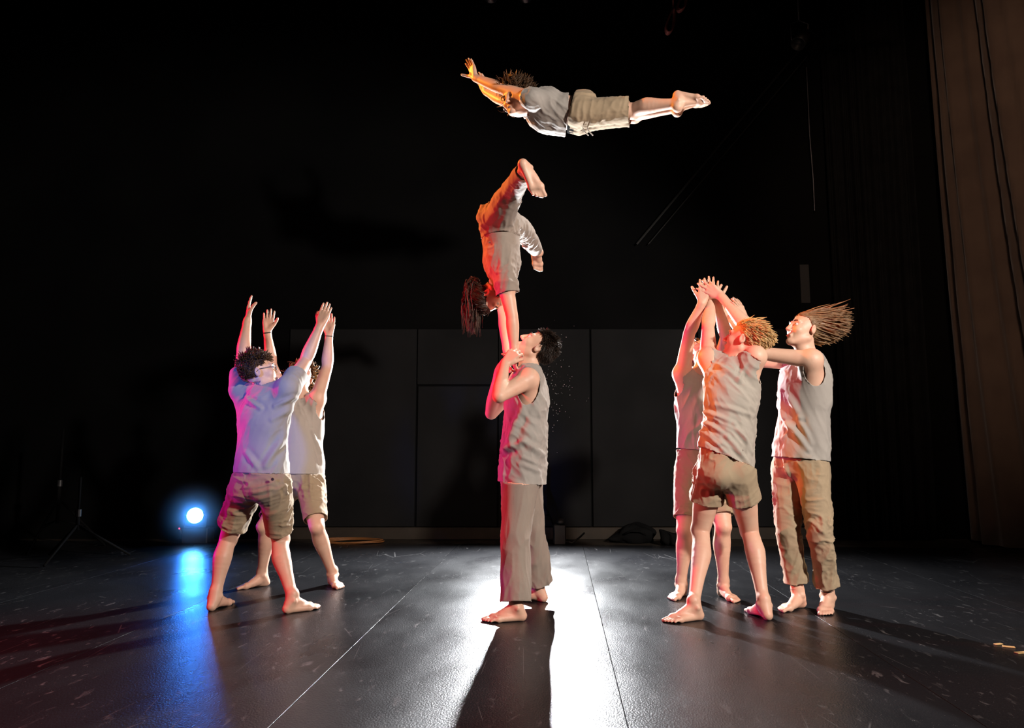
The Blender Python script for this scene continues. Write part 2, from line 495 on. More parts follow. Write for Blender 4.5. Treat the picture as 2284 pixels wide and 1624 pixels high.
class Field:
    def __init__(s, lo, hi, h):
        s.lo, s.h = np.array(lo, float), h
        s.n = np.ceil((np.array(hi) - s.lo) / h).astype(int) + 1
        s.v = np.full(s.n, 0.08, np.float32)

    def region(s, lo, hi):
        i0 = np.clip(np.floor((lo - s.lo) / s.h).astype(int), 0, s.n - 1)
        i1 = np.clip(np.ceil((hi - s.lo) / s.h).astype(int) + 1, 1, s.n)
        ax = [(s.lo[a] + s.h * np.arange(i0[a], i1[a])).astype(np.float32) for a in range(3)]
        return tuple(slice(i0[a], i1[a]) for a in range(3)), (ax[0][:, None, None], ax[1][None, :, None], ax[2][None, None, :])

    def put(s, sl, d, k, sub=False):
        a = s.v[sl]
        if a.size == 0: return
        if sub:
            d = -d
            t = np.clip(0.5 - 0.5 * (d - a) / k, 0, 1)
            s.v[sl] = d + (a - d) * t + k * t * (1 - t)
        else:
            t = np.clip(0.5 + 0.5 * (d - a) / k, 0, 1)
            s.v[sl] = d + (a - d) * t - k * t * (1 - t)

    def cone(s, a, b, ra, rb, k=0.02, flat=None, ratio=1.0):
        a, b = np.asarray(a, float), np.asarray(b, float)
        R = max(ra, rb)
        if ratio > 1: R *= ratio
        pad = R + k + 2 * s.h
        sl, (X, Y, Z) = s.region(np.minimum(a, b) - pad, np.maximum(a, b) + pad)
        ba = b - a
        L2 = max(float(ba @ ba), 1e-9)
        px, py, pz = X - a[0], Y - a[1], Z - a[2]
        t = np.clip((px * ba[0] + py * ba[1] + pz * ba[2]) / L2, 0, 1)
        qx, qy, qz = px - t * ba[0], py - t * ba[1], pz - t * ba[2]
        d2 = qx * qx + qy * qy + qz * qz
        m = 1.0
        if flat is not None:
            n = np.asarray(flat, float)
            n = n - ba * (n @ ba) / L2
            n = norm(n)
            w = qx * n[0] + qy * n[1] + qz * n[2]
            d2 = d2 + w * w * (1 / ratio ** 2 - 1)
            m = min(1.0, 0.5 + ratio / 2)
        s.put(sl, (np.sqrt(np.maximum(d2, 0)) - (ra + (rb - ra) * t)) * m, k)

    def chain(s, pts, rad, k=0.02, n=5):
        """tapering limb through stations, radii eased between them, no bulge at the joints"""
        pts = [np.asarray(q, float) for q in pts]
        P, Rr = [], []
        m = len(pts)
        for i in range(m - 1):
            r0, r1, r2, r3 = rad[max(i - 1, 0)], rad[i], rad[i + 1], rad[min(i + 2, m - 1)]
            for j in range(n):
                t = j / n
                P.append(pts[i] * (1 - t) + pts[i + 1] * t)
                Rr.append(0.5 * (2 * r1 + (r2 - r0) * t + (2 * r0 - 5 * r1 + 4 * r2 - r3) * t * t + (3 * r1 - r0 - 3 * r2 + r3) * t ** 3))
        P.append(pts[-1]); Rr.append(rad[-1])
        pad = max(Rr) + k + 2 * s.h
        lo, hi = np.min(P, 0) - pad, np.max(P, 0) + pad
        sl, (X, Y, Z) = s.region(lo, hi)
        tmp = np.full(s.v[sl].shape, 0.5, np.float32)
        o = [q.start for q in sl]
        for a, c, ra, rb in zip(P[:-1], P[1:], Rr[:-1], Rr[1:]):
            pd = max(ra, rb) + k + 2 * s.h
            s2, (x, y, z) = s.region(np.minimum(a, c) - pd, np.maximum(a, c) + pd)
            s3 = tuple(slice(q.start - w, q.stop - w) for q, w in zip(s2, o))
            ba = c - a
            L2 = max(float(ba @ ba), 1e-9)
            px, py, pz = x - a[0], y - a[1], z - a[2]
            t = np.clip((px * ba[0] + py * ba[1] + pz * ba[2]) / L2, 0, 1)
            d = np.sqrt((px - t * ba[0]) ** 2 + (py - t * ba[1]) ** 2 + (pz - t * ba[2]) ** 2) - (ra + (rb - ra) * t)
            tmp[s3] = np.minimum(tmp[s3], d)
        s.put(sl, tmp, k)

    def ell(s, c, axes, r, k=0.02, sub=False):
        c, axes, r = np.asarray(c, float), np.asarray(axes, float), np.asarray(r, float)
        pad = r.max() + k + 2 * s.h
        sl, (X, Y, Z) = s.region(c - pad, c + pad)
        px, py, pz = X - c[0], Y - c[1], Z - c[2]
        k0 = k1 = 0
        for a in range(3):
            q = (px * axes[a, 0] + py * axes[a, 1] + pz * axes[a, 2]) / r[a]
            k0 = k0 + q * q
            k1 = k1 + (q / r[a]) ** 2
        k0, k1 = np.sqrt(k0), np.sqrt(k1)
        s.put(sl, np.where(k1 > 1e-6, k0 * (k0 - 1) / np.maximum(k1, 1e-6), -r.min()), k, sub)

    def sphere(s, c, r, k=0.02, sub=False): s.ell(c, np.eye(3), (r, r, r), k, sub)

    def loft(s, pts, wid, dep, lat, k=0.02, cap=0.05, n=4):
        """elliptical tube through stations, eased between them; lat: lateral unit vectors"""
        pts = [np.asarray(q, float) for q in pts]
        m = len(pts)

        def cr(a, i, t):
            r0, r1, r2, r3 = a[max(i - 1, 0)], a[i], a[i + 1], a[min(i + 2, m - 1)]
            return 0.5 * (2 * r1 + (r2 - r0) * t + (2 * r0 - 5 * r1 + 4 * r2 - r3) * t * t + (3 * r1 - r0 - 3 * r2 + r3) * t ** 3)
        ts = [(i, j / n) for i in range(m - 1) for j in range(n)] + [(m - 2, 1.0)]
        P = [cr(pts, i, t) for i, t in ts]
        Wd = [float(cr(wid, i, t)) for i, t in ts]
        Dp = [float(cr(dep, i, t)) for i, t in ts]
        La = [norm(lat[i] * (1 - t) + lat[i + 1] * t) for i, t in ts]
        pad = max(max(Wd), max(Dp)) + k + 2 * s.h
        sl, _ = s.region(np.min(P, 0) - pad, np.max(P, 0) + pad)
        tmp = np.full(s.v[sl].shape, 0.5, np.float32)
        o = [q.start for q in sl]
        for i in range(len(P) - 1):
            a, b = P[i], P[i + 1]
            ba = b - a
            L = np.linalg.norm(ba); w = ba / L
            x = La[i] + La[i + 1]
            x = norm(x - w * (x @ w)); y = np.cross(w, x)
            pd = max(Wd[i], Wd[i + 1], Dp[i], Dp[i + 1]) + k + 2 * s.h
            s2, (X, Y, Z) = s.region(np.minimum(a, b) - pd, np.maximum(a, b) + pd)
            s3 = tuple(slice(q.start - w_, q.stop - w_) for q, w_ in zip(s2, o))
            px, py, pz = X - a[0], Y - a[1], Z - a[2]
            ax_ = px * w[0] + py * w[1] + pz * w[2]
            t = np.clip(ax_ / L, 0, 1)
            over = ax_ - t * L
            A = Wd[i] + (Wd[i + 1] - Wd[i]) * t
            B = Dp[i] + (Dp[i + 1] - Dp[i]) * t
            qx = (px * x[0] + py * x[1] + pz * x[2]) / A
            qy = (px * y[0] + py * y[1] + pz * y[2]) / B
            qz = over / cap
            k0 = np.sqrt(qx * qx + qy * qy + qz * qz)
            k1 = np.sqrt((qx / A) ** 2 + (qy / B) ** 2 + (qz / cap) ** 2)
            tmp[s3] = np.minimum(tmp[s3], np.where(k1 > 1e-5, k0 * (k0 - 1) / np.maximum(k1, 1e-5), -np.minimum(A, B)))
        s.put(sl, tmp, k)

    def sample(s, P, v=None):
        v = s.v if v is None else v
        q = (P - s.lo) / s.h
        i = np.clip(np.floor(q).astype(int), 0, s.n - 2)
        f = np.clip(q - i, 0, 1)
        out = 0
        for a in (0, 1):
            for b in (0, 1):
                for c in (0, 1):
                    wgt = (f[:, 0] if a else 1 - f[:, 0]) * (f[:, 1] if b else 1 - f[:, 1]) * (f[:, 2] if c else 1 - f[:, 2])
                    out = out + wgt * v[i[:, 0] + a, i[:, 1] + b, i[:, 2] + c]
        return out

    def surface(s):
        """surface nets: quads through the zero level"""
        v = s.v
        ins = v < 0
        nx, ny, nz = v.shape
        cnt = np.zeros((nx - 1, ny - 1, nz - 1), np.int8)
        off = [(a, b, c) for a in (0, 1) for b in (0, 1) for c in (0, 1)]
        for a, b, c in off:
            cnt += ins[a:nx - 1 + a, b:ny - 1 + b, c:nz - 1 + c]
        cells = np.argwhere((cnt > 0) & (cnt < 8))
        idx = np.full(cnt.shape, -1, np.int32)
        idx[cells[:, 0], cells[:, 1], cells[:, 2]] = np.arange(len(cells))
        cv = np.stack([v[cells[:, 0] + a, cells[:, 1] + b, cells[:, 2] + c] for a, b, c in off], 1)
        acc = np.zeros((len(cells), 3)); num = np.zeros(len(cells))
        for i, p in enumerate(off):
            for j, q in enumerate(off):
                if j > i and sum(x != y for x, y in zip(p, q)) == 1:
                    m = (cv[:, i] < 0) != (cv[:, j] < 0)
                    t = cv[m, i] / (cv[m, i] - cv[m, j])
                    acc[m] += np.array(p) + t[:, None] * (np.array(q) - np.array(p))
                    num[m] += 1
        P = s.lo + s.h * (cells + acc / num[:, None])
        F = []
        for a in range(3):
            b, c = (a + 1) % 3, (a + 2) % 3
            s0 = [slice(None)] * 3; s1 = [slice(None)] * 3
            s0[a] = slice(0, -1); s1[a] = slice(1, None)
            d = ins[tuple(s0)] != ins[tuple(s1)]
            e = np.argwhere(d)
            e = e[(e[:, b] > 0) & (e[:, c] > 0) & (e[:, b] < v.shape[b] - 1) & (e[:, c] < v.shape[c] - 1)]
            q = []
            for (db, dc) in ((1, 1), (0, 1), (0, 0), (1, 0)):
                g = e.copy(); g[:, b] -= db; g[:, c] -= dc
                q.append(idx[g[:, 0], g[:, 1], g[:, 2]])
            q = np.stack(q, 1)
            flip = ~ins[tuple(s0)][e[:, 0], e[:, 1], e[:, 2]]
            q[flip] = q[flip][:, ::-1]
            F.append(q)
        return P, np.concatenate(F)


def normals(P, F):
    n = np.cross(P[F[:, 2]] - P[F[:, 0]], P[F[:, 3]] - P[F[:, 1]])
    out = np.zeros_like(P)
    for a in range(3):
        for c in range(F.shape[1]):
            out[:, a] += np.bincount(F[:, c], n[:, a], len(P))
    return out / np.maximum(np.linalg.norm(out, axis=1), 1e-12)[:, None]


def relax(P, F, it=1, w=0.5):
    for _ in range(it):
        s = np.zeros_like(P); c = np.zeros(len(P))
        for i in range(4):
            j = (i + 1) % 4
            for x, y in ((i, j), (j, i)):
                c += np.bincount(F[:, x], minlength=len(P))
                for a in range(3):
                    s[:, a] += np.bincount(F[:, x], P[F[:, y], a], len(P))
        m = c > 0
        P = P.copy()
        P[m] += w * (s[m] / c[m][:, None] - P[m])
    return P


def clip(P, F, g, h):
    gv = g(P)
    keep = (gv[F] > 0).any(1)
    F = F[keep]
    used = np.zeros(len(P), bool); used[F.ravel()] = True
    m = used & (gv < 0)
    e = 1e-4
    Q = P[m]
    gr = np.stack([(g(Q + d) - g(Q - d)) / (2 * e) for d in np.eye(3) * e], 1)
    step = -gv[m] / np.maximum((gr ** 2).sum(1), 1e-6)
    mv = gr * step[:, None]
    L = np.linalg.norm(mv, axis=1)
    mv *= np.minimum(1, 2.5 * h / np.maximum(L, 1e-9))[:, None]
    P = P.copy(); P[m] = Q + mv
    return P, F


def compact(P, F):
    used = np.zeros(len(P), bool); used[F.ravel()] = True
    mp = np.cumsum(used) - 1
    return P[used], mp[F]


def rim(P, F, t=0.004):
    """give the open edges of a garment a turned-in thickness"""
    e = np.concatenate([F[:, [i, (i + 1) % 4]] for i in range(4)])
    key = np.sort(e, 1)
    key = key[:, 0].astype(np.int64) * len(P) + key[:, 1]
    u, inv, c = np.unique(key, return_inverse=True, return_counts=True)
    b = e[c[inv] == 1]
    if len(b) == 0: return P, F
    vs = np.unique(b)
    N = normals(P, F)
    mp = np.full(len(P), -1); mp[vs] = len(P) + np.arange(len(vs))
    P2 = np.concatenate([P, P[vs] - N[vs] * t])
    F2 = np.concatenate([F, np.stack([b[:, 1], b[:, 0], mp[b[:, 0]], mp[b[:, 1]]], 1)])
    return P2, F2


def vnoise(p, seed=0):
    i = np.floor(p).astype(np.int64)
    f = p - i
    f = f * f * (3 - 2 * f)
    out = 0
    for a in (0, 1):
        for b in (0, 1):
            for c in (0, 1):
                hsh = ((i[:, 0] + a) * 374761393 + (i[:, 1] + b) * 668265263 + (i[:, 2] + c) * 2147483647 + seed * 974711) & 0xffffffff
                hsh = ((hsh ^ (hsh >> 13)) * 1274126177) & 0xffffffff
                hsh = (hsh ^ (hsh >> 16)) & 0xffff
                wgt = (f[:, 0] if a else 1 - f[:, 0]) * (f[:, 1] if b else 1 - f[:, 1]) * (f[:, 2] if c else 1 - f[:, 2])
                out = out + wgt * hsh / 65535.0
    return out


def folds(P, along, across=0.05, length=0.35, amp=0.006, seed=0):
    """long ridges running in direction `along`"""
    d = norm(along)
    q = P - np.outer(P @ d, d)
    warp = (vnoise(P * 6, seed + 7) - 0.5)[:, None] * 0.05
    base = (q + warp) / across + np.outer(P @ d, d) / length
    n = vnoise(base, seed)
    r = (1 - np.abs(2 * n - 1)) ** 2
    n2 = vnoise(base * 2.1 + 5.3, seed + 3)
    r2 = (1 - np.abs(2 * n2 - 1)) ** 2
    mask = np.clip((vnoise(P * 4.0, seed + 11) - 0.25) * 2.2, 0, 1)
    return 1.9 * amp * (r ** 1.4 + 0.35 * r2 - 0.4) * mask


def crease_disp(P, creases):
    """single folds: (u0, v0, u1, v1, Y, width, height) ridges lying on the near side of a garment"""
    out = np.zeros(len(P))
    for u0, v0, u1, v1, Y, w, a in creases:
        A, B = V(u0, v0, Y), V(u1, v1, Y)
        ba = B - A
        t = np.clip(((P - A) @ ba) / (ba @ ba), 0, 1)
        q = P - A - np.outer(t, ba)
        far = np.abs(q[:, 1]) < 0.13
        d = np.hypot(q[:, 0], q[:, 2])
        out += np.where(far, a * (np.exp(-(d / w) ** 2) - 0.55 * np.exp(-((d - 1.7 * w) / w) ** 2)) * (1 - 0.5 * np.abs(2 * t - 1)), 0)
    return out


HB = 0.0050      # body grid
HC = 0.0068      # cloth grid


def foot_prims(f, ank, d, up, side, S, k=0.014):
    """side: +1 right, -1 left; d: heel-to-toe; up: from sole to ankle"""
    d = norm(d); up = norm(np.asarray(up) - d * (np.asarray(up) @ d))
    m = np.cross(up, d) * side
    P = lambda a, b, c: ank + S * (d * a + m * b + up * c)
    f.cone(P(0, 0, 0.03), P(-0.012, 0, -0.02), 0.037 * S, 0.036 * S, 0.02)
    f.cone(P(-0.012, 0, -0.02), P(-0.035, 0, -0.05), 0.034 * S, 0.029 * S, k)
    f.cone(P(0.0, 0.004, -0.005), P(0.075, 0.012, -0.042), 0.034 * S, 0.026 * S, k)
    f.cone(P(-0.03, -0.004, -0.055), P(0.09, -0.02, -0.06), 0.024 * S, 0.019 * S, k)
    f.cone(P(0.03, 0.012, -0.04), P(0.125, 0.022, -0.058), 0.026 * S, 0.021 * S, k)
    f.cone(P(0.125, 0.026, -0.059), P(0.105, -0.028, -0.062), 0.020 * S, 0.017 * S, k)
    f.sphere(P(0.004, 0.036, 0.004), 0.012 * S, 0.015)
    f.sphere(P(-0.006, -0.036, -0.004), 0.012 * S, 0.015)
    for b0, a0, b1, a1, r in ((0.027, 0.135, 0.024, 0.182, 0.0125), (0.008, 0.137, 0.006, 0.182, 0.0088), (-0.007, 0.13, -0.008, 0.172, 0.0084),
                              (-0.021, 0.122, -0.022, 0.16, 0.008), (-0.034, 0.112, -0.036, 0.145, 0.0078)):
        f.cone(P(a0, b0, -0.062), P((a0 + a1) / 2, (b0 + b1) / 2, -0.062), r * S * 1.05, r * S * 0.9, 0.007)
        f.cone(P((a0 + a1) / 2, (b0 + b1) / 2, -0.062), P(a1, b1, -0.068), r * S * 0.9, r * S * 0.95, 0.004)


def rot(v, ax, ang):
    ax = norm(ax); c, s = math.cos(ang), math.sin(ang)
    return v * c + np.cross(ax, v) * s + ax * (ax @ v) * (1 - c)


def hand_prims(f, wr, d, n, side, S, curl=0.15, spread=0.10, thumb=0.6, tcurl=0.2):
    """d: wrist to fingers, n: the way the palm faces; side +1 right, -1 left"""
    d = norm(d); n = norm(np.asarray(n, float) - d * (np.asarray(n, float) @ d))
    s = np.cross(d, n) * side
    kn = []
    for i, (b0, b1, a1) in enumerate(((0.014, 0.032, 0.088), (0.005, 0.0105, 0.092), (-0.005, -0.0105, 0.088), (-0.014, -0.030, 0.080))):
        p = wr + S * (s * b0 + d * 0.005)
        q = wr + S * (s * b1 + d * a1)
        f.cone(p, q, 0.0135 * S, 0.0115 * S, 0.012)
        kn.append(q)
    f.cone(wr + S * (s * 0.012 + d * 0.012 + n * 0.006), wr + S * (s * 0.034 + d * 0.05 + n * 0.008), 0.016 * S, 0.014 * S, 0.012)
    f.cone(wr + S * (s * -0.016 + d * 0.02 + n * 0.006), wr + S * (s * -0.024 + d * 0.06 + n * 0.004), 0.014 * S, 0.012 * S, 0.012)
    ax = np.cross(d, n)
    cl = curl if hasattr(curl, '__len__') else [curl] * 4
    for i, L in enumerate((0.072, 0.080, 0.075, 0.059)):
        fd = norm(d + s * spread * (1.5 - i) * 0.9)
        p = kn[i]
        r = (0.0092, 0.0094, 0.009, 0.008)[i] * S
        for j, fr in enumerate((0.45, 0.30, 0.25)):
            fd = rot(fd, ax, cl[i] * (0.9, 1.15, 0.8)[j])
            q = p + fd * L * fr * S
            f.cone(p, q, r, r * 0.9, 0.004 if j else 0.006)
            p, r = q, r * 0.9
    td = norm(d * (1 - 0.55 * thumb) + s * thumb + n * 0.22)
    p = wr + S * (s * 0.026 + d * 0.030 + n * 0.006)
    r = 0.0135 * S
    for j, L in enumerate((0.042, 0.032, 0.026)):
        q = p + td * L * S
        f.cone(p, q, r, r * 0.88, 0.008 if j == 0 else 0.004)
        p, r = q, r * 0.88
        td = norm(rot(td, np.cross(td, n + d * 0.4), tcurl))


def head_axes(crown, face):
    up = norm(crown)
    fw = norm(np.asarray(face, float) - up * (np.asarray(face, float) @ up))
    return np.array([np.cross(fw, up), fw, up])      # rows: right, forward, up


def head_prims(f, c, A, S):
    P = lambda x, y, z: c + S * (x * A[0] + y * A[1] + z * A[2])
    f.ell(P(0, -0.015, 0.03), A, np.array((0.075, 0.096, 0.088)) * S, 0.02)
    f.ell(P(0, 0.035, -0.03), A, np.array((0.060, 0.058, 0.082)) * S, 0.03)
    for s in (-1, 1):
        f.cone(P(0.050 * s, -0.005, -0.06), P(0.016 * s, 0.068, -0.104), 0.019 * S, 0.017 * S, 0.022)
        f.sphere(P(0.038 * s, 0.062, -0.028), 0.024 * S, 0.02)
        f.cone(P(0.044 * s, 0.076, 0.024), P(0.012 * s, 0.090, 0.020), 0.010 * S, 0.009 * S, 0.014)
        f.sphere(P(0.031 * s, 0.098, 0.002), 0.0125 * S, 0.012, sub=True)
    f.sphere(P(0, 0.080, -0.104), 0.019 * S, 0.018)
    f.cone(P(0, 0.090, 0.012), P(0, 0.114, -0.034), 0.008 * S, 0.0115 * S, 0.008)
    for s in (-1, 1):
        f.sphere(P(0.011 * s, 0.102, -0.038), 0.0085 * S, 0.006)
    f.cone(P(-0.017, 0.088, -0.064), P(0.017, 0.088, -0.064), 0.0075 * S, 0.0075 * S, 0.006)
    f.cone(P(-0.013, 0.089, -0.075), P(0.013, 0.089, -0.075), 0.0085 * S, 0.0085 * S, 0.006)
    f.cone(P(-0.022, 0.100, -0.0695), P(0.022, 0.100, -0.0695), 0.003 * S, 0.003 * S, 0.004)
    for s in (-1, 1):
        e = rot(A[1], A[2], -s * 0.35)
        ax = np.array([np.cross(e, A[2]), e, A[2]])
        f.ell(P(0.079 * s, -0.012, -0.004), ax, np.array((0.0085, 0.020, 0.032)) * S, 0.006)
        f.ell(P(0.088 * s, -0.010, 0.0), ax, np.array((0.007, 0.011, 0.019)) * S, 0.004, sub=True)


def mid(*p): return sum(np.asarray(x, float) for x in p) / len(p)
def lerp(a, b, t): return np.asarray(a, float) * (1 - t) + np.asarray(b, float) * t


class Person:
    """J: joints (hipL.. kneeL.. ankL.. shL.. elL.. wrL.., neck, head). L/R are the person's own sides."""
    def __init__(s, J, S, cf, pf, head, feet, hands, build=1.0, arch=0.0):
        s.J, s.S, s.build = J, S, build
        s.hipm = mid(J['hipL'], J['hipR'])
        s.up = norm(J['neck'] - s.hipm)
        s.cf = norm(np.asarray(cf, float) - s.up * (np.asarray(cf, float) @ s.up))
        s.pf = norm(np.asarray(pf, float) - s.up * (np.asarray(pf, float) @ s.up))
        s.cl, s.pl = np.cross(s.cf, s.up), np.cross(s.pf, s.up)      # own right-hand direction
        s.hc, s.HA = J['head'], head_axes(*head)
        s.feet, s.hands, s.arch = feet, hands, arch
        pts = [x for x in J.values()]
        s.lo, s.hi = np.min(pts, 0) - 0.27, np.max(pts, 0) + 0.27

    def spine(s, t, off=0.0):
        p = lerp(s.hipm, s.J['neck'], t)
        return p + lerp(s.pf, s.cf, t) * (s.arch * math.sin(math.pi * min(max(t, 0), 1)) + off)

    def lats(s, ts): return [norm(lerp(s.pl, s.cl, min(max(t, 0), 1))) for t in ts]

    def torso(s, f, e=0.0):
        S, b = s.S, s.build
        ts = (-0.05, 0.18, 0.42, 0.68, 0.86, 0.97)
        f.loft([s.spine(t) for t in ts], [x * S * b + e for x in (0.150, 0.146, 0.132, 0.150, 0.135, 0.070)],
               [x * S * b + e for x in (0.102, 0.098, 0.097, 0.110, 0.088, 0.055)], s.lats(ts), 0.03, 0.06)
        for sg, n in ((-1, 'L'), (1, 'R')):
            f.sphere(s.hipm - s.pf * 0.055 * S + s.pl * sg * 0.07 * S - s.up * 0.03 * S, 0.083 * S + e, 0.04)

    def make_body(s, parent, mat):
        J, S, b = s.J, s.S, s.build
        f = Field(s.lo, s.hi, HB)
        s.torso(f)
        for n in 'LR':
            hip, kn, an = J['hip' + n], J['knee' + n], J['ank' + n]
            fw = norm(np.cross(np.cross(kn - hip, s.pf), kn - hip)) if True else s.pf
            sh = norm(an - kn)
            bk = -norm(s.feet[n][0] - sh * (s.feet[n][0] @ sh) + 1e-6)
            f.chain([hip, lerp(hip, kn, 0.5), kn - bk * 0.004 * S, lerp(kn, an, 0.14) + bk * 0.008 * S, lerp(kn, an, 0.32) + bk * 0.017 * S, lerp(kn, an, 0.64) + bk * 0.007 * S, lerp(kn, an, 0.95)],
                    [0.090 * S * b, 0.078 * S * b, 0.0555 * S, 0.0525 * S, 0.0575 * S * b, 0.041 * S, 0.0335 * S], 0.03, 4)
            f.sphere(kn - bk * 0.022 * S, 0.036 * S, 0.03)
        s.trunk = f.v.copy()
        for n, sg in (('L', -1), ('R', 1)):
            d, up = s.feet[n]
            foot_prims(f, J['ank' + n], d, up, sg, S)
            sh, el, wr = J['sh' + n], J['el' + n], J['wr' + n]
            f.cone(lerp(s.J['neck'], sh, 0.25) - s.up * 0.02 * S, sh, 0.050 * S, 0.056 * S, 0.035)
            f.cone(sh, s.spine(0.62) + s.cl * sg * 0.085 * S - s.cf * 0.02 * S, 0.055 * S, 0.05 * S, 0.04)
            f.cone(sh, s.spine(0.72) + s.cl * sg * 0.07 * S + s.cf * 0.045 * S, 0.046 * S, 0.042 * S, 0.04)
            f.sphere(sh, 0.057 * S * b, 0.03)
            f.chain([sh, lerp(sh, el, 0.4), el, lerp(el, wr, 0.25), lerp(el, wr, 0.6), lerp(el, wr, 0.97)],
                    [0.055 * S * b, 0.050 * S * b, 0.0405 * S, 0.0445 * S * b, 0.036 * S, 0.0265 * S], 0.018, 4)
            hd = s.hands[n]
            f.cone(lerp(el, wr, 0.9), wr, 0.027 * S, 0.025 * S, 0.012)
            hand_prims(f, wr, hd['d'], hd['n'], sg, S, **{k: v for k, v in hd.items() if k not in 'dn'})
        nb = J['neck']
        base = s.hc - S * (s.HA[1] * 0.018 + s.HA[2] * 0.06)
        f.cone(nb - s.up * 0.02 * S, base, 0.060 * S, 0.052 * S, 0.03)
        f.cone(nb + s.cf * 0.02 * S, s.hc + S * (s.HA[1] * 0.03 - s.HA[2] * 0.075), 0.040 * S, 0.036 * S, 0.03)
        head_prims(f, s.hc, s.HA, S)
        P, F = f.surface()
        P = relax(P, F, 1, 0.35)
        s.bf = f
        s.bP, s.bF, s.mat = P, F, mat
        s.root = parent

    def shirt(s, name, mat, hem, sleeves=None, ease=0.016, flare=1.0, fold=(0, 0, 1), amp=0.006, seed=0, back=0.0,
              sag=None, hw=1.0, neckdrop=0.0, folds2=None, creases=()):
        """hem: (point on the hem, direction that is kept)"""
        J, S = s.J, s.S
        lo, hi = s.lo - 0.03, s.hi + 0.03
        f = Field(lo, hi, HC)
        e, b = ease, s.build
        hp, hn = np.asarray(hem[0], float), norm(hem[1])
        th = float((hp - s.hipm) @ (J['neck'] - s.hipm) / ((J['neck'] - s.hipm) @ (J['neck'] - s.hipm)))
        ts = [th - 0.16, max(0.28, th + 0.14), 0.46, 0.68, 0.86, 0.965]
        wid = [0.172 * flare * hw, 0.160 * (flare * .6 + .4) * hw, 0.151 * hw, 0.155, 0.140, 0.085]
        dep = [0.128 * flare, 0.117 * (flare * .6 + .4), 0.110, 0.116, 0.092, 0.060]
        pts = [s.spine(t) for t in ts]
        if sag is not None:
            pts = [p + np.asarray(sag) * max(0.0, math.sin(math.pi * min(max(t, 0.0), 1.0))) for p, t in zip(pts, ts)]
        f.loft(pts, [x * S * b + e for x in wid], [x * S * b + e for x in dep], s.lats(ts), 0.03, 0.05)
        for sg, n in ((-1, 'L'), (1, 'R')):
            sh = J['sh' + n]
            f.cone(lerp(J['neck'], sh, 0.2) - s.up * 0.02 * S, lerp(J['neck'], sh, 0.86), 0.05 * S + e * .5, 0.050 * S + e * .5, 0.035)
            f.cone(lerp(J['neck'], sh, 0.9) - s.up * 0.03, s.spine(0.6) + s.cl * sg * 0.085 * S, 0.058 * S + e * .6, 0.06 * S + e, 0.04)
            if sleeves:
                el = J['el' + n]
                f.cone(sh, lerp(sh, el, 1.0), 0.064 * S + e * .5, 0.060 * S + e * .8, 0.03)
        P, F = f.surface()
        N = normals(P, F)
        base = f.sample(P)
        disp = folds(P, fold, 0.055, 0.4, amp, seed) + folds(P, norm(np.asarray(fold, float) + s.cl * 0.5), 0.035, 0.22, amp * 0.5, seed + 5)
        if folds2 is not None:
            for d2, a2, c2 in folds2:
                disp += folds(P, d2, c2, 0.6, a2, seed + 21)
        disp += crease_disp(P, creases)
        P = P + N * disp[:, None]
        cuts = [lambda p: (p - hp) @ hn]
        nc = J['neck'] + s.up * 0.035 * S + s.cf * (0.022 + neckdrop) * S
        A = np.array([s.cl, s.cf, s.up])
        cuts.append(lambda p: (np.linalg.norm(((p - nc) @ A.T) / (np.array((0.073, 0.082, 0.070 + neckdrop)) * S), axis=1) - 1) * 0.075)
        cuts.append(lambda p: 0.02 * S - (p - J['neck']) @ s.up + 2.2 * np.linalg.norm((p - J['neck']) - np.outer((p - J['neck']) @ s.up, s.up), axis=1) - 0.10 * S if False else np.ones(len(p)))
        for sg, n in ((-1, 'L'), (1, 'R')):
            sh, el = J['sh' + n], J['el' + n]
            if sleeves:
                q, d = lerp(sh, el, sleeves), norm(el - sh)
                nb = s.spine(0.85)
                cuts.append(lambda p, q=q, d=d: np.where(np.linalg.norm(p - q - np.outer((p - q) @ d, d), axis=1) < 0.14, -(p - q) @ d, 0.05))
            else:
                c = sh + s.cl * sg * 0.045 * S - s.up * 0.035 * S
                r = np.array((0.085, 0.078, 0.125)) * S
                cuts.append(lambda p, c=c, r=r: (np.linalg.norm(((p - c) @ A.T) / r, axis=1) - 1) * 0.08)
        s.finish(name, mat, f, P, F, cuts, amp)
        return s

    def bottoms(s, name, mat, hems, radii, waist=0.22, ease=0.012, seed=0, amp=0.005, cuff=None, wrinkle=None, along=None, creases=()):
        """hems: {'L': t, 'R': t}: 0..1 along thigh, 1..2 along shin; radii: list of (t, r)"""
        J, S, b = s.J, s.S, s.build
        f = Field(s.lo - 0.03, s.hi + 0.03, HC)
        ts = (-0.03, 0.1, waist + 0.08)
        f.loft([s.spine(t, -0.005) for t in ts], [x * S * b + ease for x in (0.150, 0.155, 0.146)], [x * S * b + ease for x in (0.108, 0.110, 0.102)], s.lats(ts), 0.03, 0.05)
        cuts = []
        wp = s.spine(waist)
        cuts.append(lambda p: -(p - wp) @ s.up)
        for sg, n in ((-1, 'L'), (1, 'R')):
            hip, kn, an = J['hip' + n], J['knee' + n], J['ank' + n]
            at = lambda t: lerp(hip, kn, t) if t <= 1 else lerp(kn, an, t - 1)
            f.sphere(s.hipm - s.pf * 0.045 * S + s.pl * sg * 0.07 * S - s.up * 0.025 * S, 0.072 * S + ease, 0.06)
            T = hems[n]
            st = [(t, r) for t, r in radii if t < T + 0.3]
            f.chain([at(min(t0, 2.0)) for t0, r0 in st], [r0 * S * b for t0, r0 in st], 0.03, 4)
            if cuff:
                q0 = at(T - cuff[0])
                f.cone(q0 + 0.02 * norm(at(T) - q0), at(T + 0.1), cuff[1] * S * b, cuff[1] * S * b, 0.006)
            q, d = at(T), norm(at(T) - at(T - 0.15))
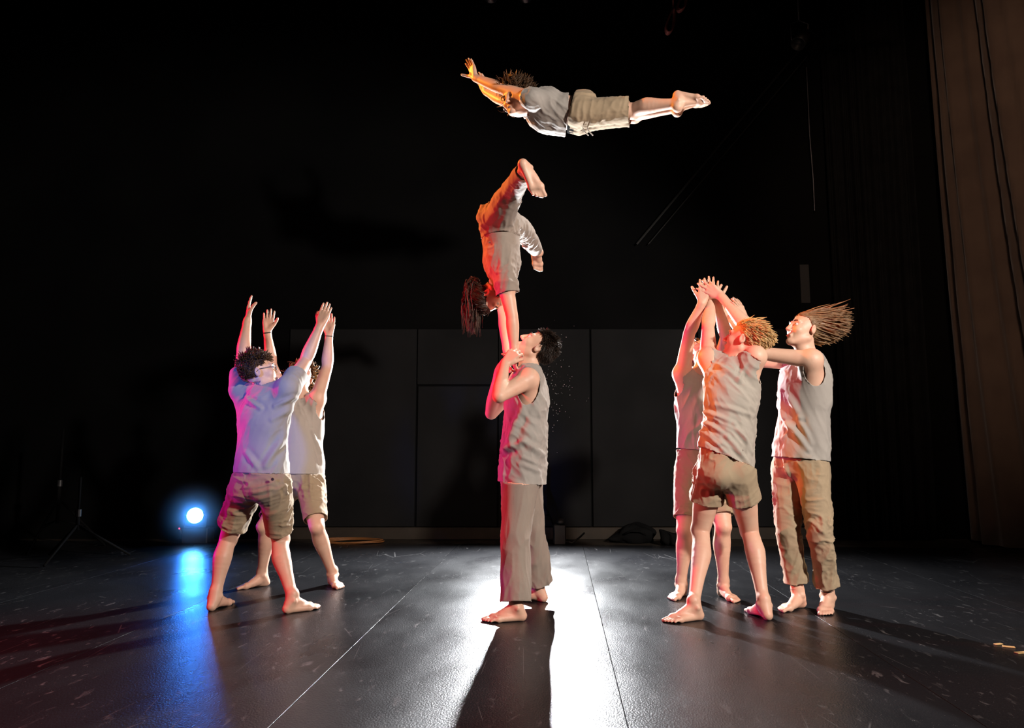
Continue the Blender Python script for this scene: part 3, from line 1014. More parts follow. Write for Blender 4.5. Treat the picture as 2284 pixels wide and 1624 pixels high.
            other = J['knee' + ('R' if n == 'L' else 'L')], J['ank' + ('R' if n == 'L' else 'L')], J['hip' + ('R' if n == 'L' else 'L')]
            cuts.append(lambda p, q=q, d=d, own=(hip, kn, an), ot=(other[2], other[0], other[1]):
                        np.where(segd(p, own) <= segd(p, ot), -(p - q) @ d, 0.05))
        P, F = f.surface()
        N = normals(P, F)
        disp = np.zeros(len(P))
        for n in 'LR':
            hip, kn, an = J['hip' + n], J['knee' + n], J['ank' + n]
            own = segd(P, (hip, kn, an)) <= segd(P, (J['hip' + ('R' if n == 'L' else 'L')], J['knee' + ('R' if n == 'L' else 'L')], J['ank' + ('R' if n == 'L' else 'L')]))
            ax = norm(np.cross(kn - hip, s.pf))
            a1 = ax + 0.35 * s.up if along is None else np.asarray(along, float)
            d = folds(P, a1, 0.04, 0.16, amp, seed) + folds(P, norm(kn - hip), 0.05, 0.3, amp * 0.8, seed + 4)
            disp = np.where(own, d, disp)
        if wrinkle is not None:
            disp += wrinkle(P)
        disp += crease_disp(P, creases)
        P = P + N * disp[:, None]
        s.finish(name, mat, f, P, F, cuts, amp)
        return s

    garments = None

    def finish(s, name, mat, f, P, F, cuts, amp):
        for g in cuts:
            P, F = clip(P, F, g, HC)
        P, F = compact(P, F)
        if s.garments is None: s.garments = []
        s.garments.append([name, mat, f, P, F, cuts, amp])

    def assemble(s):
        """garments outermost first; inner layers and the body are drawn in under them"""
        done = []
        for g in (s.garments or []):
            name, mat, f, P, F, cuts, amp = g
            N = normals(P, F)
            for (f2, cuts2, amp2) in done:
                cov = np.min([c(P) for c in cuts2], 0) > 0.0
                d = f2.sample(P)
                push = np.where(cov, np.maximum(0, d + 0.007 + amp2), 0)
                P = P - N * np.minimum(push, 0.045)[:, None]
            done.append((f, cuts, amp))
            P, F = rim(P, F)
            o = link(name, mesh_np(name, P, F), mat, s.root)
            g.append(o)
        P, F = s.bP, s.bF
        N = normals(P, F)
        tr = s.bf.sample(P, s.trunk) < 0.012
        for (f2, cuts2, amp2), slv in zip(done, [g[0] == 't_shirt' for g in (s.garments or [])]):
            cov = np.min([c(P) for c in cuts2], 0) > 0.004
            d = f2.sample(P)
            push = np.where(cov & (tr | (d < (0.022 if slv else 0.004))), np.maximum(0, d + 0.006 + amp2), 0)
            P = P - N * np.minimum(push, 0.05)[:, None]
        s.body = link('body', mesh_np('body', P, F), s.mat, s.root)
        return s

    def face(s, brow_mat, lids=False):
        S, c, A = s.S, s.hc, s.HA
        P = lambda x, y, z: c + S * (x * A[0] + y * A[1] + z * A[2])
        for sg in (-1, 1):
            m = MB()
            R = Matrix((Vector(A[0]), Vector(A[2]), Vector(A[1]))).transposed().to_4x4()
            R.translation = Vector(P(0.031 * sg, 0.0795, 0.003))
            prof = [(0.0125 * S * math.sin(a), 0.0125 * S * math.cos(a)) for a in np.linspace(math.pi, 0.02, 9)]
            m.lathe(prof, R, 14)
            e = m.build('eye', M['eye'], s.root, True)
            mi = MB()
            prof = [(0.0126 * S * math.sin(a) + 1e-5, 0.0128 * S * math.cos(a)) for a in (0.5, 0.3, 0.1, 0.0)]
            mi.lathe(prof, R, 12)
            io = mi.build('iris', M['iris'], None, True)
            io.parent = e
            io.matrix_parent_inverse = e.matrix_world.inverted() if False else Matrix.Identity(4)
            b = MB()
            b.tube([P(0.014 * sg, 0.0975, 0.020), P(0.026 * sg, 0.096, 0.027), P(0.040 * sg, 0.088, 0.027), P(0.052 * sg, 0.074, 0.020)],
                   [0.003 * S, 0.004 * S, 0.0035 * S, 0.0015 * S], 6)
            b.build('eyebrow', brow_mat, s.root, True)
        m = MB()
        for z, r, w in ((-0.0645, 0.0048, 0.020), (-0.0745, 0.0055, 0.017)):
            m.tube([P(-w, 0.0905, -0.0695), P(-w * .5, 0.0935, z), P(0, 0.0945, z), P(w * .5, 0.0935, z), P(w, 0.0905, -0.0695)], [r * .4 * S, r * S, r * S, r * S, r * .4 * S], 6)
        m.build('lips', M['lip'], s.root, True)

    def hair(s, mat, n=900, length=0.05, lift=0.5, flow=(0, -1, 0.2), fly=(0, 0, 0), flyw=0.0, rad=0.0045, curl=0.0, seed=0,
             line=0.50, nape=-0.5, side=-0.1, jitter=0.35, seg=6, vol=1.0, lenfn=None, cap=1.03):
        """clumps of hair on the scalp; flow is in head axes, fly in world axes"""
        rng = np.random.default_rng(seed)
        S, A = s.S, s.HA
        c = s.hc + S * (-0.015 * A[1] + 0.03 * A[2])
        rr = np.array((0.077, 0.098, 0.090)) * S
        i = np.arange(n * 2) + 0.5
        ph = np.arccos(1 - 2 * i / (n * 2)); th = math.pi * (1 + 5 ** 0.5) * i
        D = np.stack([np.cos(th) * np.sin(ph), np.sin(th) * np.sin(ph), np.cos(ph)], 1)

        def scalp(D):
            x, y, z = D.T
            t = np.clip((z - side) / max(line - side, 1e-3), 0, 1)
            return (z > line - 0.12 * np.abs(x)) | ((z > side) & (y < 0.12 + 0.42 * t)) | ((z > nape) & (y < -0.22 + 0.25 * (z - nape)))
        D = D[scalp(D)]
        N = len(D)
        nl = D / rr * rr.min(); nl /= np.linalg.norm(nl, axis=1)[:, None]
        fl = np.asarray(flow, float)
        fl = fl[None] - nl * (nl @ fl)[:, None]
        sm = np.stack([vnoise(D * 3.2 + 7 * a, seed * 5 + a) - 0.5 for a in range(3)], 1)
        d = nl * lift + fl * (1 - lift) + sm * jitter * 2.4 + rng.normal(0, jitter, (N, 3)) * 0.16
        d /= np.linalg.norm(d, axis=1)[:, None]
        d = d @ A
        p = c + (D * rr) @ A
        L = length * S * rng.uniform(0.6, 1.15, N)
        if lenfn is not None: L = L * lenfn(D)
        fly = np.asarray(fly, float)
        pts = [p]
        w1 = norm(rng.normal(size=3))
        cu = rng.normal(0, 1, (N, 3))
        for k in range(seg):
            d = d + fly * flyw + curl * np.cross(d, cu) + rng.normal(0, 0.08, (N, 3))
            d /= np.linalg.norm(d, axis=1)[:, None]
            q = pts[-1] + d * (L / seg)[:, None]
            loc = (q - c) @ A.T / (rr * 1.03)
            ln = np.linalg.norm(loc, axis=1)
            q = np.where((ln < 1)[:, None], c + ((loc / np.maximum(ln, 1e-6)[:, None]) * rr * 1.03) @ A, q)
            pts.append(q)
        pts = np.stack(pts, 1)
        s.hairmesh(pts, rad * S, mat, rng)
        # scalp cap under the clumps
        nu, nv = 36, 20
        g = []
        for a in range(nv + 1):
            for b in range(nu):
                pa, tb = math.pi * a / nv, 2 * math.pi * b / nu
                g.append((math.cos(tb) * math.sin(pa), math.sin(tb) * math.sin(pa), math.cos(pa)))
        g = np.array(g)
        F = np.array([(a * nu + b, (a + 1) * nu + b, (a + 1) * nu + (b + 1) % nu, a * nu + (b + 1) % nu) for a in range(nv) for b in range(nu)])
        ok = scalp(g)
        F = F[ok[F].all(1)]
        P2, F2 = compact(c + (g * rr * cap) @ A, F)
        s.cap = (P2, F2)
        s.hV.append(P2); s.hF.append(F2 + s.hn); s.hn += len(P2)

    hV = None

    def hairmesh(s, pts, rad, mat, rng):
        if s.hV is None:
            s.hV, s.hF, s.hn, s.hmat = [], [], 0, mat
        N, m, _ = pts.shape
        t = np.gradient(pts, axis=1)
        t /= np.maximum(np.linalg.norm(t, axis=2), 1e-9)[:, :, None]
        ref = rng.normal(size=(N, 1, 3))
        a = np.cross(t, ref); a /= np.maximum(np.linalg.norm(a, axis=2), 1e-9)[:, :, None]
        b = np.cross(t, a)
        prof = np.array([1.0, 1.05, 1.05, 1.0, 0.9, 0.7, 0.3])
        prof = np.interp(np.linspace(0, 1, m), np.linspace(0, 1, 7), prof)
        r = rad * rng.uniform(0.7, 1.3, (N, 1, 1)) * prof[None, :, None]
        K = 3
        rings = np.stack([pts + r * (math.cos(2 * math.pi * k / K) * a * 1.25 + math.sin(2 * math.pi * k / K) * b * 0.7) for k in range(K)], 2)
        Vv = rings.reshape(-1, 3)
        base = (np.arange(N) * m * K)[:, None, None] + (np.arange(m - 1) * K)[None, :, None]
        k = np.arange(K)[None, None, :]
        k2 = (np.arange(K) + 1) % K
        F = np.stack([base + k, base + k2[None, None, :], base + K + k2[None, None, :], base + K + k], 3).reshape(-1, 4)
        s.hV.append(Vv); s.hF.append(F + s.hn); s.hn += len(Vv)

    def finish_hair(s):
        o = link('hair', mesh_np('hair', np.concatenate(s.hV), np.concatenate(s.hF)), s.hmat, s.root)
        return o

    def band(s, name, a, b, t, r, mat, thick=0.004, w=1.0):
        """a ring round the limb a-b at t"""
        c, d = lerp(a, b, t), norm(np.asarray(b) - np.asarray(a))
        x = norm(np.cross(d, (0.3, 0.9, 0.2))); y = np.cross(d, x)
        m = MB()
        m.tube([c + r * (math.cos(q) * x + math.sin(q) * y) for q in np.linspace(0, 2 * math.pi, 20, endpoint=False)], thick, 6, closed=True)
        return m.build(name, mat, s.root, True)


def segd(p, ch):
    out = None
    for a, b in zip(ch[:-1], ch[1:]):
        ba = b - a
        t = np.clip(((p - a) @ ba) / (ba @ ba), 0, 1)
        d = np.linalg.norm(p - a - np.outer(t, ba), axis=1)
        out = d if out is None else np.minimum(out, d)
    return out


def stand_foot(heel, toe, S, lift=0.0):
    """ankle joint and foot frame from where heel and toes touch the floor in the photo"""
    h, t = PZ(*heel), PZ(*toe)
    d = norm(t - h)
    return h + d * 0.055 * S + np.array([0, 0, 0.078 * S + lift]), (d, np.array([0, 0, 1.0]))


def report(name, J):
    L = lambda a, b: round(float(np.linalg.norm(J[a] - J[b])), 3)
    print(name, 'uarm', L('shL', 'elL'), L('shR', 'elR'), 'farm', L('elL', 'wrL'), L('elR', 'wrR'), 'thigh', L('hipL', 'kneeL'), L('hipR', 'kneeR'),
          'shin', L('kneeL', 'ankL'), L('kneeR', 'ankR'), 'sh', L('shL', 'shR'), 'hip', L('hipL', 'hipR'), 'torso',
          round(float(np.linalg.norm(mid(J['shL'], J['shR']) - mid(J['hipL'], J['hipR']))), 3))

# ------------------------------------------------------------------ the eight performers
Z = np.array([0, 0, 1.0])
H_brown = hair_mat('brown_hair', (0.07, 0.035, 0.018), (0.13, 0.07, 0.035))
H_deep = hair_mat('deep_brown_hair', (0.036, 0.018, 0.011), (0.075, 0.042, 0.024))
H_dark = hair_mat('dark_hair', (0.022, 0.013, 0.009), (0.045, 0.027, 0.018))
H_blond = hair_mat('blond_hair', (0.78, 0.60, 0.35), (0.58, 0.41, 0.21))
H_auburn = hair_mat('light_brown_hair', (0.25, 0.14, 0.065), (0.38, 0.235, 0.12))
H_curly = hair_mat('golden_brown_hair', (0.14, 0.08, 0.035), (0.24, 0.14, 0.06))


def person(label, base):
    return empty('person', base, label, 'person', 'acrobats performing on the stage')


# --- the boy with glasses at the left, back towards the camera
J = {}
S = 0.96
J['ankL'], fL = stand_foot((468, 1364), (505, 1349), S)
J['ankR'], fR = stand_foot((633, 1369), (697, 1359), S)
J.update(hipL=V(553, 1082, 4.52), hipR=V(612, 1082, 4.42), kneeL=V(508, 1204, 4.62), kneeR=V(624, 1203, 4.60),
         shL=V(536, 868, 4.55), shR=V(645, 864, 4.38), elL=V(541, 794, 4.74), wrL=V(552, 714, 4.80),
         elR=V(681, 806, 4.60), wrR=V(714, 726, 4.62), neck=V(592, 868, 4.46), head=V(578, 830, 4.46))
report('P1', J)
r = person('boy in grey t-shirt, khaki shorts and glasses reaching both arms up', PZ(560, 1368))
p = Person(J, S, (0.5, 0.86, 0), (0.35, 0.93, 0), ((-0.28, -0.1, 0.95), (0.88, 0.32, 0.34)), {'L': fL, 'R': fR},
           {'L': dict(d=(0.0, 0.12, 1), n=(0.9, 0.35, 0), curl=0.10, spread=0.12, thumb=0.5),
            'R': dict(d=V(735, 668, 4.66) - J['wrR'], n=(0.15, 0.97, -0.1), curl=0.04, spread=0.02, thumb=0.5)})
p.make_body(r, M['skin'])
p.shirt('t_shirt', M['shirt_grey'], (V(588, 1054, 4.45), (0.02, 0, 1)), sleeves=0.44, ease=0.014, flare=1.0, fold=(0.5, 0, 1), amp=0.004, seed=2, creases=[(634, 950, 584, 1040, 4.28, 0.018, 0.016), (648, 885, 606, 905, 4.28, 0.012, 0.010), (650, 905, 600, 935, 4.28, 0.014, 0.008), (536, 885, 580, 910, 4.33, 0.013, 0.012), (545, 1010, 575, 1045, 4.32, 0.016, 0.010)])
p.bottoms('shorts', M['khaki'], {'L': 0.76, 'R': 0.84}, [(0, 0.102), (0.5, 0.090), (1.0, 0.078), (1.3, 0.078)], seed=4, amp=0.007)
p.assemble()
p.face(H_brown)
p.hair(H_brown, n=2000, length=0.05, seg=4, lift=0.2, flow=(0.25, 0.5, 0.1), curl=0.08, rad=0.0036, seed=1, jitter=0.5, nape=-0.62, side=-0.05,
       lenfn=lambda D: 0.35 + 0.75 * np.clip(D[:, 2] + 0.2, 0, 1))
p.finish_hair()
g = MB()
PH = lambda x, y, z: p.hc + S * (x * p.HA[0] + y * p.HA[1] + z * p.HA[2])
for sg in (-1, 1):
    g.tube([PH(0.032 * sg + 0.023 * math.cos(a), 0.106 - 0.004 * abs(math.cos(a)), 0.0 + 0.018 * math.sin(a)) for a in np.linspace(0, 6.283, 18, endpoint=False)], 0.0018, 5, closed=True)
    g.tube([PH(0.055 * sg, 0.104, 0.006), PH(0.078 * sg, 0.07, 0.01), PH(0.084 * sg, 0.0, 0.012), PH(0.082 * sg, -0.02, -0.002)], 0.0018, 5)
g.tube([PH(-0.009, 0.108, 0.004), PH(0, 0.112, 0.006), PH(0.009, 0.108, 0.004)], 0.0018, 5)
g.build('glasses', M['steel'], r, True)
sh = [x for x in r.children if x.name.startswith('shorts')][0]
mb = MB().lathe([(0.0001, 0.0), (0.008, 0.0), (0.009, 0.002), (0.006, 0.004), (0.0001, 0.004)], frame(V(608, 1069, 4.285), (0, -1, 0)), 12)
bt = mb.build('button', M['thread']); bt.parent = sh; bt.matrix_parent_inverse = Matrix.Identity(4)

# --- behind him, facing the camera
J = {}
S = 0.95
J['ankR'], fR = stand_foot((599, 1306), (538, 1314), S)
J['ankL'], fL = stand_foot((737, 1303), (768, 1319), S)
J.update(hipR=V(646, 1078, 5.36), hipL=V(692, 1078, 5.30), kneeR=V(592, 1174, 5.16), kneeL=V(706, 1174, 5.12),
         shR=V(634, 890, 5.36), shL=V(707, 890, 5.30), elR=V(606, 815, 5.27), wrR=V(596, 740, 5.22),
         elL=V(730, 818, 5.24), wrL=V(734, 748, 5.22), neck=V(672, 888, 5.34), head=V(672, 842, 5.40))
report('P2', J)
r = person('person in tank top and shorts facing forward, arms raised, half hidden behind boy with glasses', PZ(660, 1310))
p = Person(J, S, (0.25, -0.97, 0), (0.2, -0.98, 0), ((-0.15, 0.75, 0.62), (0.35, -0.55, 0.75)), {'L': fL, 'R': fR},
           {'R': dict(d=V(601, 690, 5.2) - J['wrR'], n=(0.15, -0.98, 0), curl=0.08, spread=0.08, thumb=0.5),
            'L': dict(d=V(738, 700, 5.22) - J['wrL'], n=(-0.2, -0.97, 0), curl=0.1, spread=0.08, thumb=0.4)})
p.make_body(r, M['skin'])
p.shirt('tank_top', M['shirt'], (V(684, 1056, 5.33), (0.02, 0, 1)), ease=0.012, flare=0.98, fold=(0.3, 0, 1), amp=0.006, seed=12, creases=[(703, 985, 712, 1035, 5.22, 0.010, 0.010), (692, 960, 705, 1010, 5.20, 0.010, 0.008)])
p.bottoms('shorts', M['khaki'], {'L': 0.84, 'R': 0.84}, [(0, 0.102), (0.5, 0.092), (1.0, 0.080), (1.3, 0.08)], seed=14, amp=0.006)
p.assemble()
p.face(H_curly)
p.hair(H_curly, n=800, length=0.09, lift=0.6, flow=(0, -0.6, -0.2), fly=(0.1, 0.1, -0.4), flyw=0.25, curl=0.35, rad=0.006, seed=2, nape=-0.6)
p.finish_hair()
p.band('wristband', J['elR'], J['wrR'], 0.97, 0.029 * S, M['thread'], 0.0045)
p.band('wristband', J['elL'], J['wrL'], 0.97, 0.029 * S, M['thread'], 0.0035)

# --- the base man in the middle, in profile, holding up the handstand
J = {}
S = 0.985
J['ankL'], fL = stand_foot((1172, 1384), (1070, 1388), S)
J['ankR'], fR = stand_foot((1219, 1343), (1135, 1337), S)
J.update(hipL=V(1163, 1046, 4.42), hipR=V(1168, 1044, 4.60), kneeL=V(1150, 1196, 4.32), kneeR=V(1186, 1190, 4.66),
         shL=V(1178, 846, 4.36), shR=V(1160, 848, 4.66), elL=V(1113, 884, 4.21), wrL=V(1126, 812, 4.34),
         elR=V(1096, 922, 4.70), wrR=V(1113, 826, 4.58), neck=V(1180, 822, 4.52), head=V(1198, 776, 4.52))
report('P3', J)
r = person('man in profile with tank top and long trousers holding up the handstand', PZ(1180, 1370))
p = Person(J, S, (-1, -0.08, 0), (-1, -0.05, 0), ((0.80, 0, 0.60), (-0.6, 0.0, 0.8)), {'L': fL, 'R': fR},
           {'L': dict(d=(0.60, 0.10, 0.74), n=(0.25, 0.95, -0.1), curl=[0.75, 0.75, 0.75, 0.8], spread=0.10, thumb=0.35, tcurl=0.5),
            'R': dict(d=(0.62, -0.42, 0.60), n=(-0.45, -0.80, 0.2), curl=0.7, spread=0.12, thumb=0.8)}, build=1.02)
p.make_body(r, M['skin'])
p.shirt('tank_top', M['shirt_grey'], (V(1160, 1076, 4.5), (0.07, 0, 1)), ease=0.016, flare=1.0, fold=(-0.5, 0, 0.8), amp=0.005, seed=22, hw=1.0, folds2=[((0.75, 0, -0.6), 0.005, 0.07)],
        creases=[(1170, 900, 1130, 1000, 4.32, 0.020, 0.020), (1118, 1008, 1168, 984, 4.33, 0.018, 0.016), (1168, 984, 1208, 1012, 4.34, 0.018, 0.016), (1160, 1035, 1200, 1050, 4.33, 0.014, 0.008), (1165, 1020, 1208, 1040, 4.33, 0.012, 0.008)])
p.bottoms('trousers', M['taupe'], {'L': 1.93, 'R': 1.88}, [(0, 0.108), (0.6, 0.090), (1.0, 0.084), (2.0, 0.084)], seed=24, amp=0.006, along=(0.05, 0, 1))
p.assemble()
p.face(H_dark)
p.hair(H_dark, n=2600, seg=3, length=0.020, lift=0.3, flow=(0, -0.5, -0.5), rad=0.0024, seed=3, jitter=0.3, nape=-0.66, side=-0.1, line=0.5,
       lenfn=lambda D: 1.0 + 1.3 * np.clip(D[:, 2] - 0.3, 0, 1))
p.finish_hair()

# --- the handstand
J = {}
S = 0.92
J.update(shL=V(1128, 638, 4.40), shR=V(1117, 634, 4.66), elL=V(1142, 706, 4.40), elR=V(1124, 703, 4.64), wrL=V(1147, 783, 4.42), wrR=V(1131, 786, 4.56),
         hipL=V(1110, 492, 4.42), hipR=V(1124, 494, 4.58), kneeL=V(1143, 425, 4.13), ankL=V(1172, 379, 3.80), kneeR=V(1172, 521, 4.92), ankR=V(1198, 562, 5.24),
         neck=V(1122, 628, 4.53), head=V(1090, 662, 4.53))
report('P4', J)
r = person('woman balancing in an upside-down straddle handstand on the man below', J['wrL'])
p = Person(J, S, (1, -0.15, 0), (1, -0.1, 0), ((-0.62, 0, -0.78), (0.80, -0.05, -0.6)),
           {'L': (norm(V(1213, 402, 3.80) - V(1182, 345, 3.76)), np.array([0.1, 1, 0.05])), 'R': (norm(V(1208, 612, 5.32) - V(1196, 570, 5.24)), np.array([0.35, -0.9, -0.2]))},
           {'L': dict(d=(0.0, 0.35, -0.9), n=(0.5, 0.3, -0.4), curl=0.35, spread=0.1, thumb=0.7),
            'R': dict(d=(0.05, -0.3, -0.9), n=(0.5, -0.3, -0.4), curl=0.35, spread=0.1, thumb=0.7)}, build=0.97)
p.make_body(r, M['skin'])
p.shirt('t_shirt', M['taupe'], (V(1116, 532, 4.5), (0.05, 0, -1)), sleeves=0.24, ease=0.012, flare=0.92, fold=(0.2, 0, 1), amp=0.006, seed=32, folds2=[((1, 0, 0.1), 0.005, 0.05)])
p.bottoms('trousers', M['taupe'], {'L': 1.90, 'R': 1.88}, [(0, 0.106), (0.5, 0.092), (1.0, 0.072), (1.4, 0.066), (2.0, 0.052)], waist=0.36, ease=0.018, seed=34, amp=0.006)
p.assemble()
p.face(H_dark)
p.hair(H_deep, n=2400, length=0.05, lift=0.03, flow=(0, -1, 0.25), rad=0.0030, seed=4, jitter=0.12, nape=-0.7, side=-0.3, line=0.45)
rng = np.random.default_rng(5)
root = V(1063, 636, 4.53)
n = 420
pts = []
d0 = norm((-0.5, 0, 0.6))
for i in range(n):
    q = root + rng.normal(0, 0.014, 3)
    a = [q, q + np.array([-0.02, 0, 0.012]) + rng.normal(0, 0.006, 3)]
    L = rng.uniform(0.16, 0.31)
    sw = rng.normal(0, 0.026, 3) * np.array([1.0, 1, 0.3])
    for k in range(1, 7):
        t = k / 6
        a.append(a[1] + np.array([-0.020 + 0.012 * t, 0, -L * t]) + sw * (1.6 * t - 0.9 * t * t) + rng.normal(0, 0.004, 3))
    pts.append(a)
p.hairmesh(np.array(pts), 0.0030, H_deep, rng)
p.finish_hair()
m = MB()
m.tube([root + 0.021 * (math.cos(a) * np.array([0.7, 0, 0.6]) + math.sin(a) * np.array([0, 1.0, 0])) for a in np.linspace(0, 6.283, 16, endpoint=False)], 0.006, 6, closed=True)
m.build('hair_tie', M['thread'], r, True)

# --- the flyer high above
J = {}
S = 0.94
J.update(shL=V(1184, 220, 4.68), shR=V(1184, 241, 4.94), elL=V(1121, 198, 4.82), wrL=V(1060, 174, 4.96), elR=V(1120, 224, 5.14), wrR=V(1084, 205, 5.32),
         hipL=V(1290, 252, 4.72), hipR=V(1295, 260, 4.88), kneeL=V(1412, 246, 4.66), ankL=V(1515, 230, 4.46), kneeR=V(1414, 256, 4.82), ankR=V(1514, 241, 4.62),
         neck=V(1184, 235, 4.83), head=V(1149, 227, 4.83))
report('P5', J)
r = person('boy flying flat through the air with arms stretched forward', V(1290, 290, 4.8))
p = Person(J, S, (0.15, -0.5, -0.85), (0, -0.3, -0.95), ((-0.22, 0.1, 0.95), (-0.55, -0.8, -0.15)),
           {'L': (np.array([0.88, -0.25, -0.38]), np.array([-0.4, 0.0, -0.9])), 'R': (np.array([0.88, -0.25, -0.34]), np.array([-0.4, 0, -0.9]))},
           {'L': dict(d=(-0.28, 0.1, 0.95), n=(-0.85, -0.45, 0.1), curl=0.12, spread=0.10, thumb=0.7),
            'R': dict(d=(-0.40, 0.1, 0.9), n=(-0.85, -0.45, 0.1), curl=0.12, spread=0.10, thumb=0.7)}, build=0.97)
p.make_body(r, M['skin'])
p.shirt('t_shirt', M['shirt_grey'], (V(1264, 252, 4.8), (-1, 0, 0.05)), sleeves=0.13, ease=0.010, flare=0.95, fold=(1, 0, -0.5), amp=0.008, seed=42, sag=(0, 0, -0.025), folds2=[((0.8, 0, -0.6), 0.009, 0.05)])
p.bottoms('shorts', M['khaki'], {'L': 0.92, 'R': 0.92}, [(0, 0.104), (0.5, 0.094), (1.0, 0.084), (1.3, 0.084)], seed=44, amp=0.010, waist=0.16, along=(0.25, 0, 1))
p.assemble()
p.face(H_brown)
p.hair(H_brown, n=1300, length=0.115, lift=0.5, flow=(0, -0.8, 0.4), fly=(0.45, 0, 0.5), flyw=0.35, curl=0.22, rad=0.0038, seed=6)
p.finish_hair()
# belt: black band round the waist
m = MB()
for t, k in ((0.11, 0), ):
    c = p.spine(t)
    ring = []
    for a in np.linspace(0, 6.283, 28, endpoint=False):
        ring.append((math.cos(a) * 0.158 * p.pl + math.sin(a) * 0.118 * p.pf) * S)
    vs, n = [], 28
    for off, rr in ((-0.024, 0.97), (-0.022, 1.03), (0.022, 1.03), (0.024, 0.97)):
        vs += [c + q * rr + p.up * off for q in ring]
    m.add(vs, [(i * n + k2, i * n + (k2 + 1) % n, (i + 1) * n + (k2 + 1) % n, (i + 1) * n + k2) for i in range(3) for k2 in range(n)])
tag(m.build('belt', M['blackcloth'], r, True), 'black fabric belt')
m = MB()
for sx in (0, 0.03):
    q = V(1300, 285, 4.72) + np.array([sx, 0, 0])
    m.tube([q, q + np.array([0.01, -0.01, -0.03]), q + np.array([0.035, -0.015, -0.06])], 0.004, 6)
m.build('drawstring', M['shirt'], r, True)

# --- right group: the one at the back, facing the camera
J = {}
S = 0.965
J['ankR'], fR = stand_foot((1526, 1327), (1496, 1341), S)
J['ankL'], fL = stand_foot((1606, 1329), (1649, 1347), S)
J.update(hipR=V(1538, 1052, 4.98), hipL=V(1594, 1052, 4.93), kneeR=V(1528, 1182, 4.86), kneeL=V(1612, 1174, 4.80),
         shR=V(1522, 834, 4.93), shL=V(1598, 836, 4.95), elR=V(1537, 744, 4.84), wrR=V(1566, 676, 4.74), elL=V(1620, 752, 4.80), wrL=V(1600, 680, 4.74),
         neck=V(1562, 836, 4.97), head=V(1566, 790, 5.02))
report('P6', J)
r = person('person with head thrown back and arms raised, standing behind the blond boy', PZ(1560, 1336))
p = Person(J, S, (-0.15, -0.98, 0), (-0.1, -0.99, 0), ((0.05, 0.88, 0.45), (-0.15, -0.42, 0.9)), {'L': fL, 'R': fR},
           {'R': dict(d=V(1576, 626, 4.72) - J['wrR'], n=(0.2, 0.5, 0.6), curl=0.15, spread=0.12, thumb=0.6),
            'L': dict(d=(-0.25, 0, 0.95), n=(0, 0.3, 0.9), curl=0.2, spread=0.12, thumb=0.6)})
p.make_body(r, M['skin'])
p.shirt('tank_top', M['shirt'], (V(1560, 1004, 4.95), (0.1, 0, 1)), ease=0.012, flare=0.95, fold=(0.45, 0, 1), amp=0.008, seed=52)
p.bottoms('shorts', M['khaki'], {'L': 0.80, 'R': 0.80}, [(0, 0.100), (0.5, 0.090), (1.0, 0.082), (1.3, 0.082)], seed=54, amp=0.006)
p.assemble()
p.face(H_brown)
p.hair(H_brown, n=600, length=0.05, lift=0.4, flow=(0, -0.8, 0.2), rad=0.005, seed=7)
p.finish_hair()

# --- the blond boy, back towards the camera
J = {}
S = 0.985
J['ankL'], fL = stand_foot((1566, 1382), (1502, 1388), S)
J['ankR'], fR = stand_foot((1716, 1385), (1684, 1370), S)
J.update(hipL=V(1586, 1052, 4.44), hipR=V(1646, 1052, 4.35), kneeL=V(1564, 1184, 4.54), kneeR=V(1672, 1184, 4.50),
         shL=V(1580, 800, 4.47), shR=V(1684, 796, 4.32), elL=V(1579, 730, 4.66), wrL=V(1586, 668, 4.78), elR=V(1672, 738, 4.56), wrR=V(1608, 660, 4.70),
         neck=V(1640, 806, 4.40), head=V(1660, 757, 4.38))
report('P7', J)
r = person('blond boy seen from behind in tank top and cuffed shorts reaching up', PZ(1620, 1384))
p = Person(J, S, (-0.45, 0.89, 0), (-0.3, 0.95, 0), ((0.30, -0.15, 0.93), (-0.78, 0.5, 0.25)), {'L': fL, 'R': fR},
           {'L': dict(d=(-0.1, 0.2, 0.95), n=(0.1, 0.6, 0.6), curl=0.12, spread=0.12, thumb=0.6),
            'R': dict(d=(-0.75, 0.1, 0.55), n=(0.1, 0.9, 0.35), curl=[0.05, 0.1, 0.2, 0.3], spread=0.16, thumb=0.7)}, build=1.0)
p.make_body(r, M['skin'])
p.shirt('tank_top', M['shirt'], (V(1618, 1020, 4.38), (0.37, 0.0, 0.93)), ease=0.014, flare=0.98, fold=(0.75, 0, -0.75), amp=0.007, seed=62, folds2=[((0.62, 0, -0.78), 0.006, 0.05)],
        creases=[(1568, 912, 1640, 945, 4.26, 0.013, 0.012), (1640, 945, 1690, 1010, 4.24, 0.013, 0.012), (1566, 932, 1622, 975, 4.27, 0.013, 0.012), (1622, 975, 1682, 1042, 4.25, 0.013, 0.013), (1566, 955, 1612, 1005, 4.28, 0.013, 0.012), (1612, 1005, 1660, 1045, 4.26, 0.013, 0.011), (1600, 902, 1690, 928, 4.25, 0.013, 0.009), (1610, 812, 1650, 850, 4.27, 0.014, 0.012), (1668, 812, 1648, 850, 4.25, 0.012, 0.010)])
p.bottoms('shorts', M['khaki'], {'L': 0.50, 'R': 0.47}, [(0, 0.098), (0.3, 0.094), (0.6, 0.091), (0.9, 0.091)], seed=64, amp=0.007, cuff=(0.14, 0.099))
p.assemble()
p.face(H_blond)
p.hair(H_blond, n=3200, seg=5, length=0.085, lift=0.02, flow=(0.35, -0.8, -0.3), fly=(0.30, -0.15, -0.45), flyw=0.18, rad=0.0034, curl=0.03, seed=8, nape=-0.66, side=-0.05, jitter=0.2,
       lenfn=lambda D: 0.45 + 0.9 * np.clip(D[:, 2] + 0.25, 0, 1))
p.finish_hair()

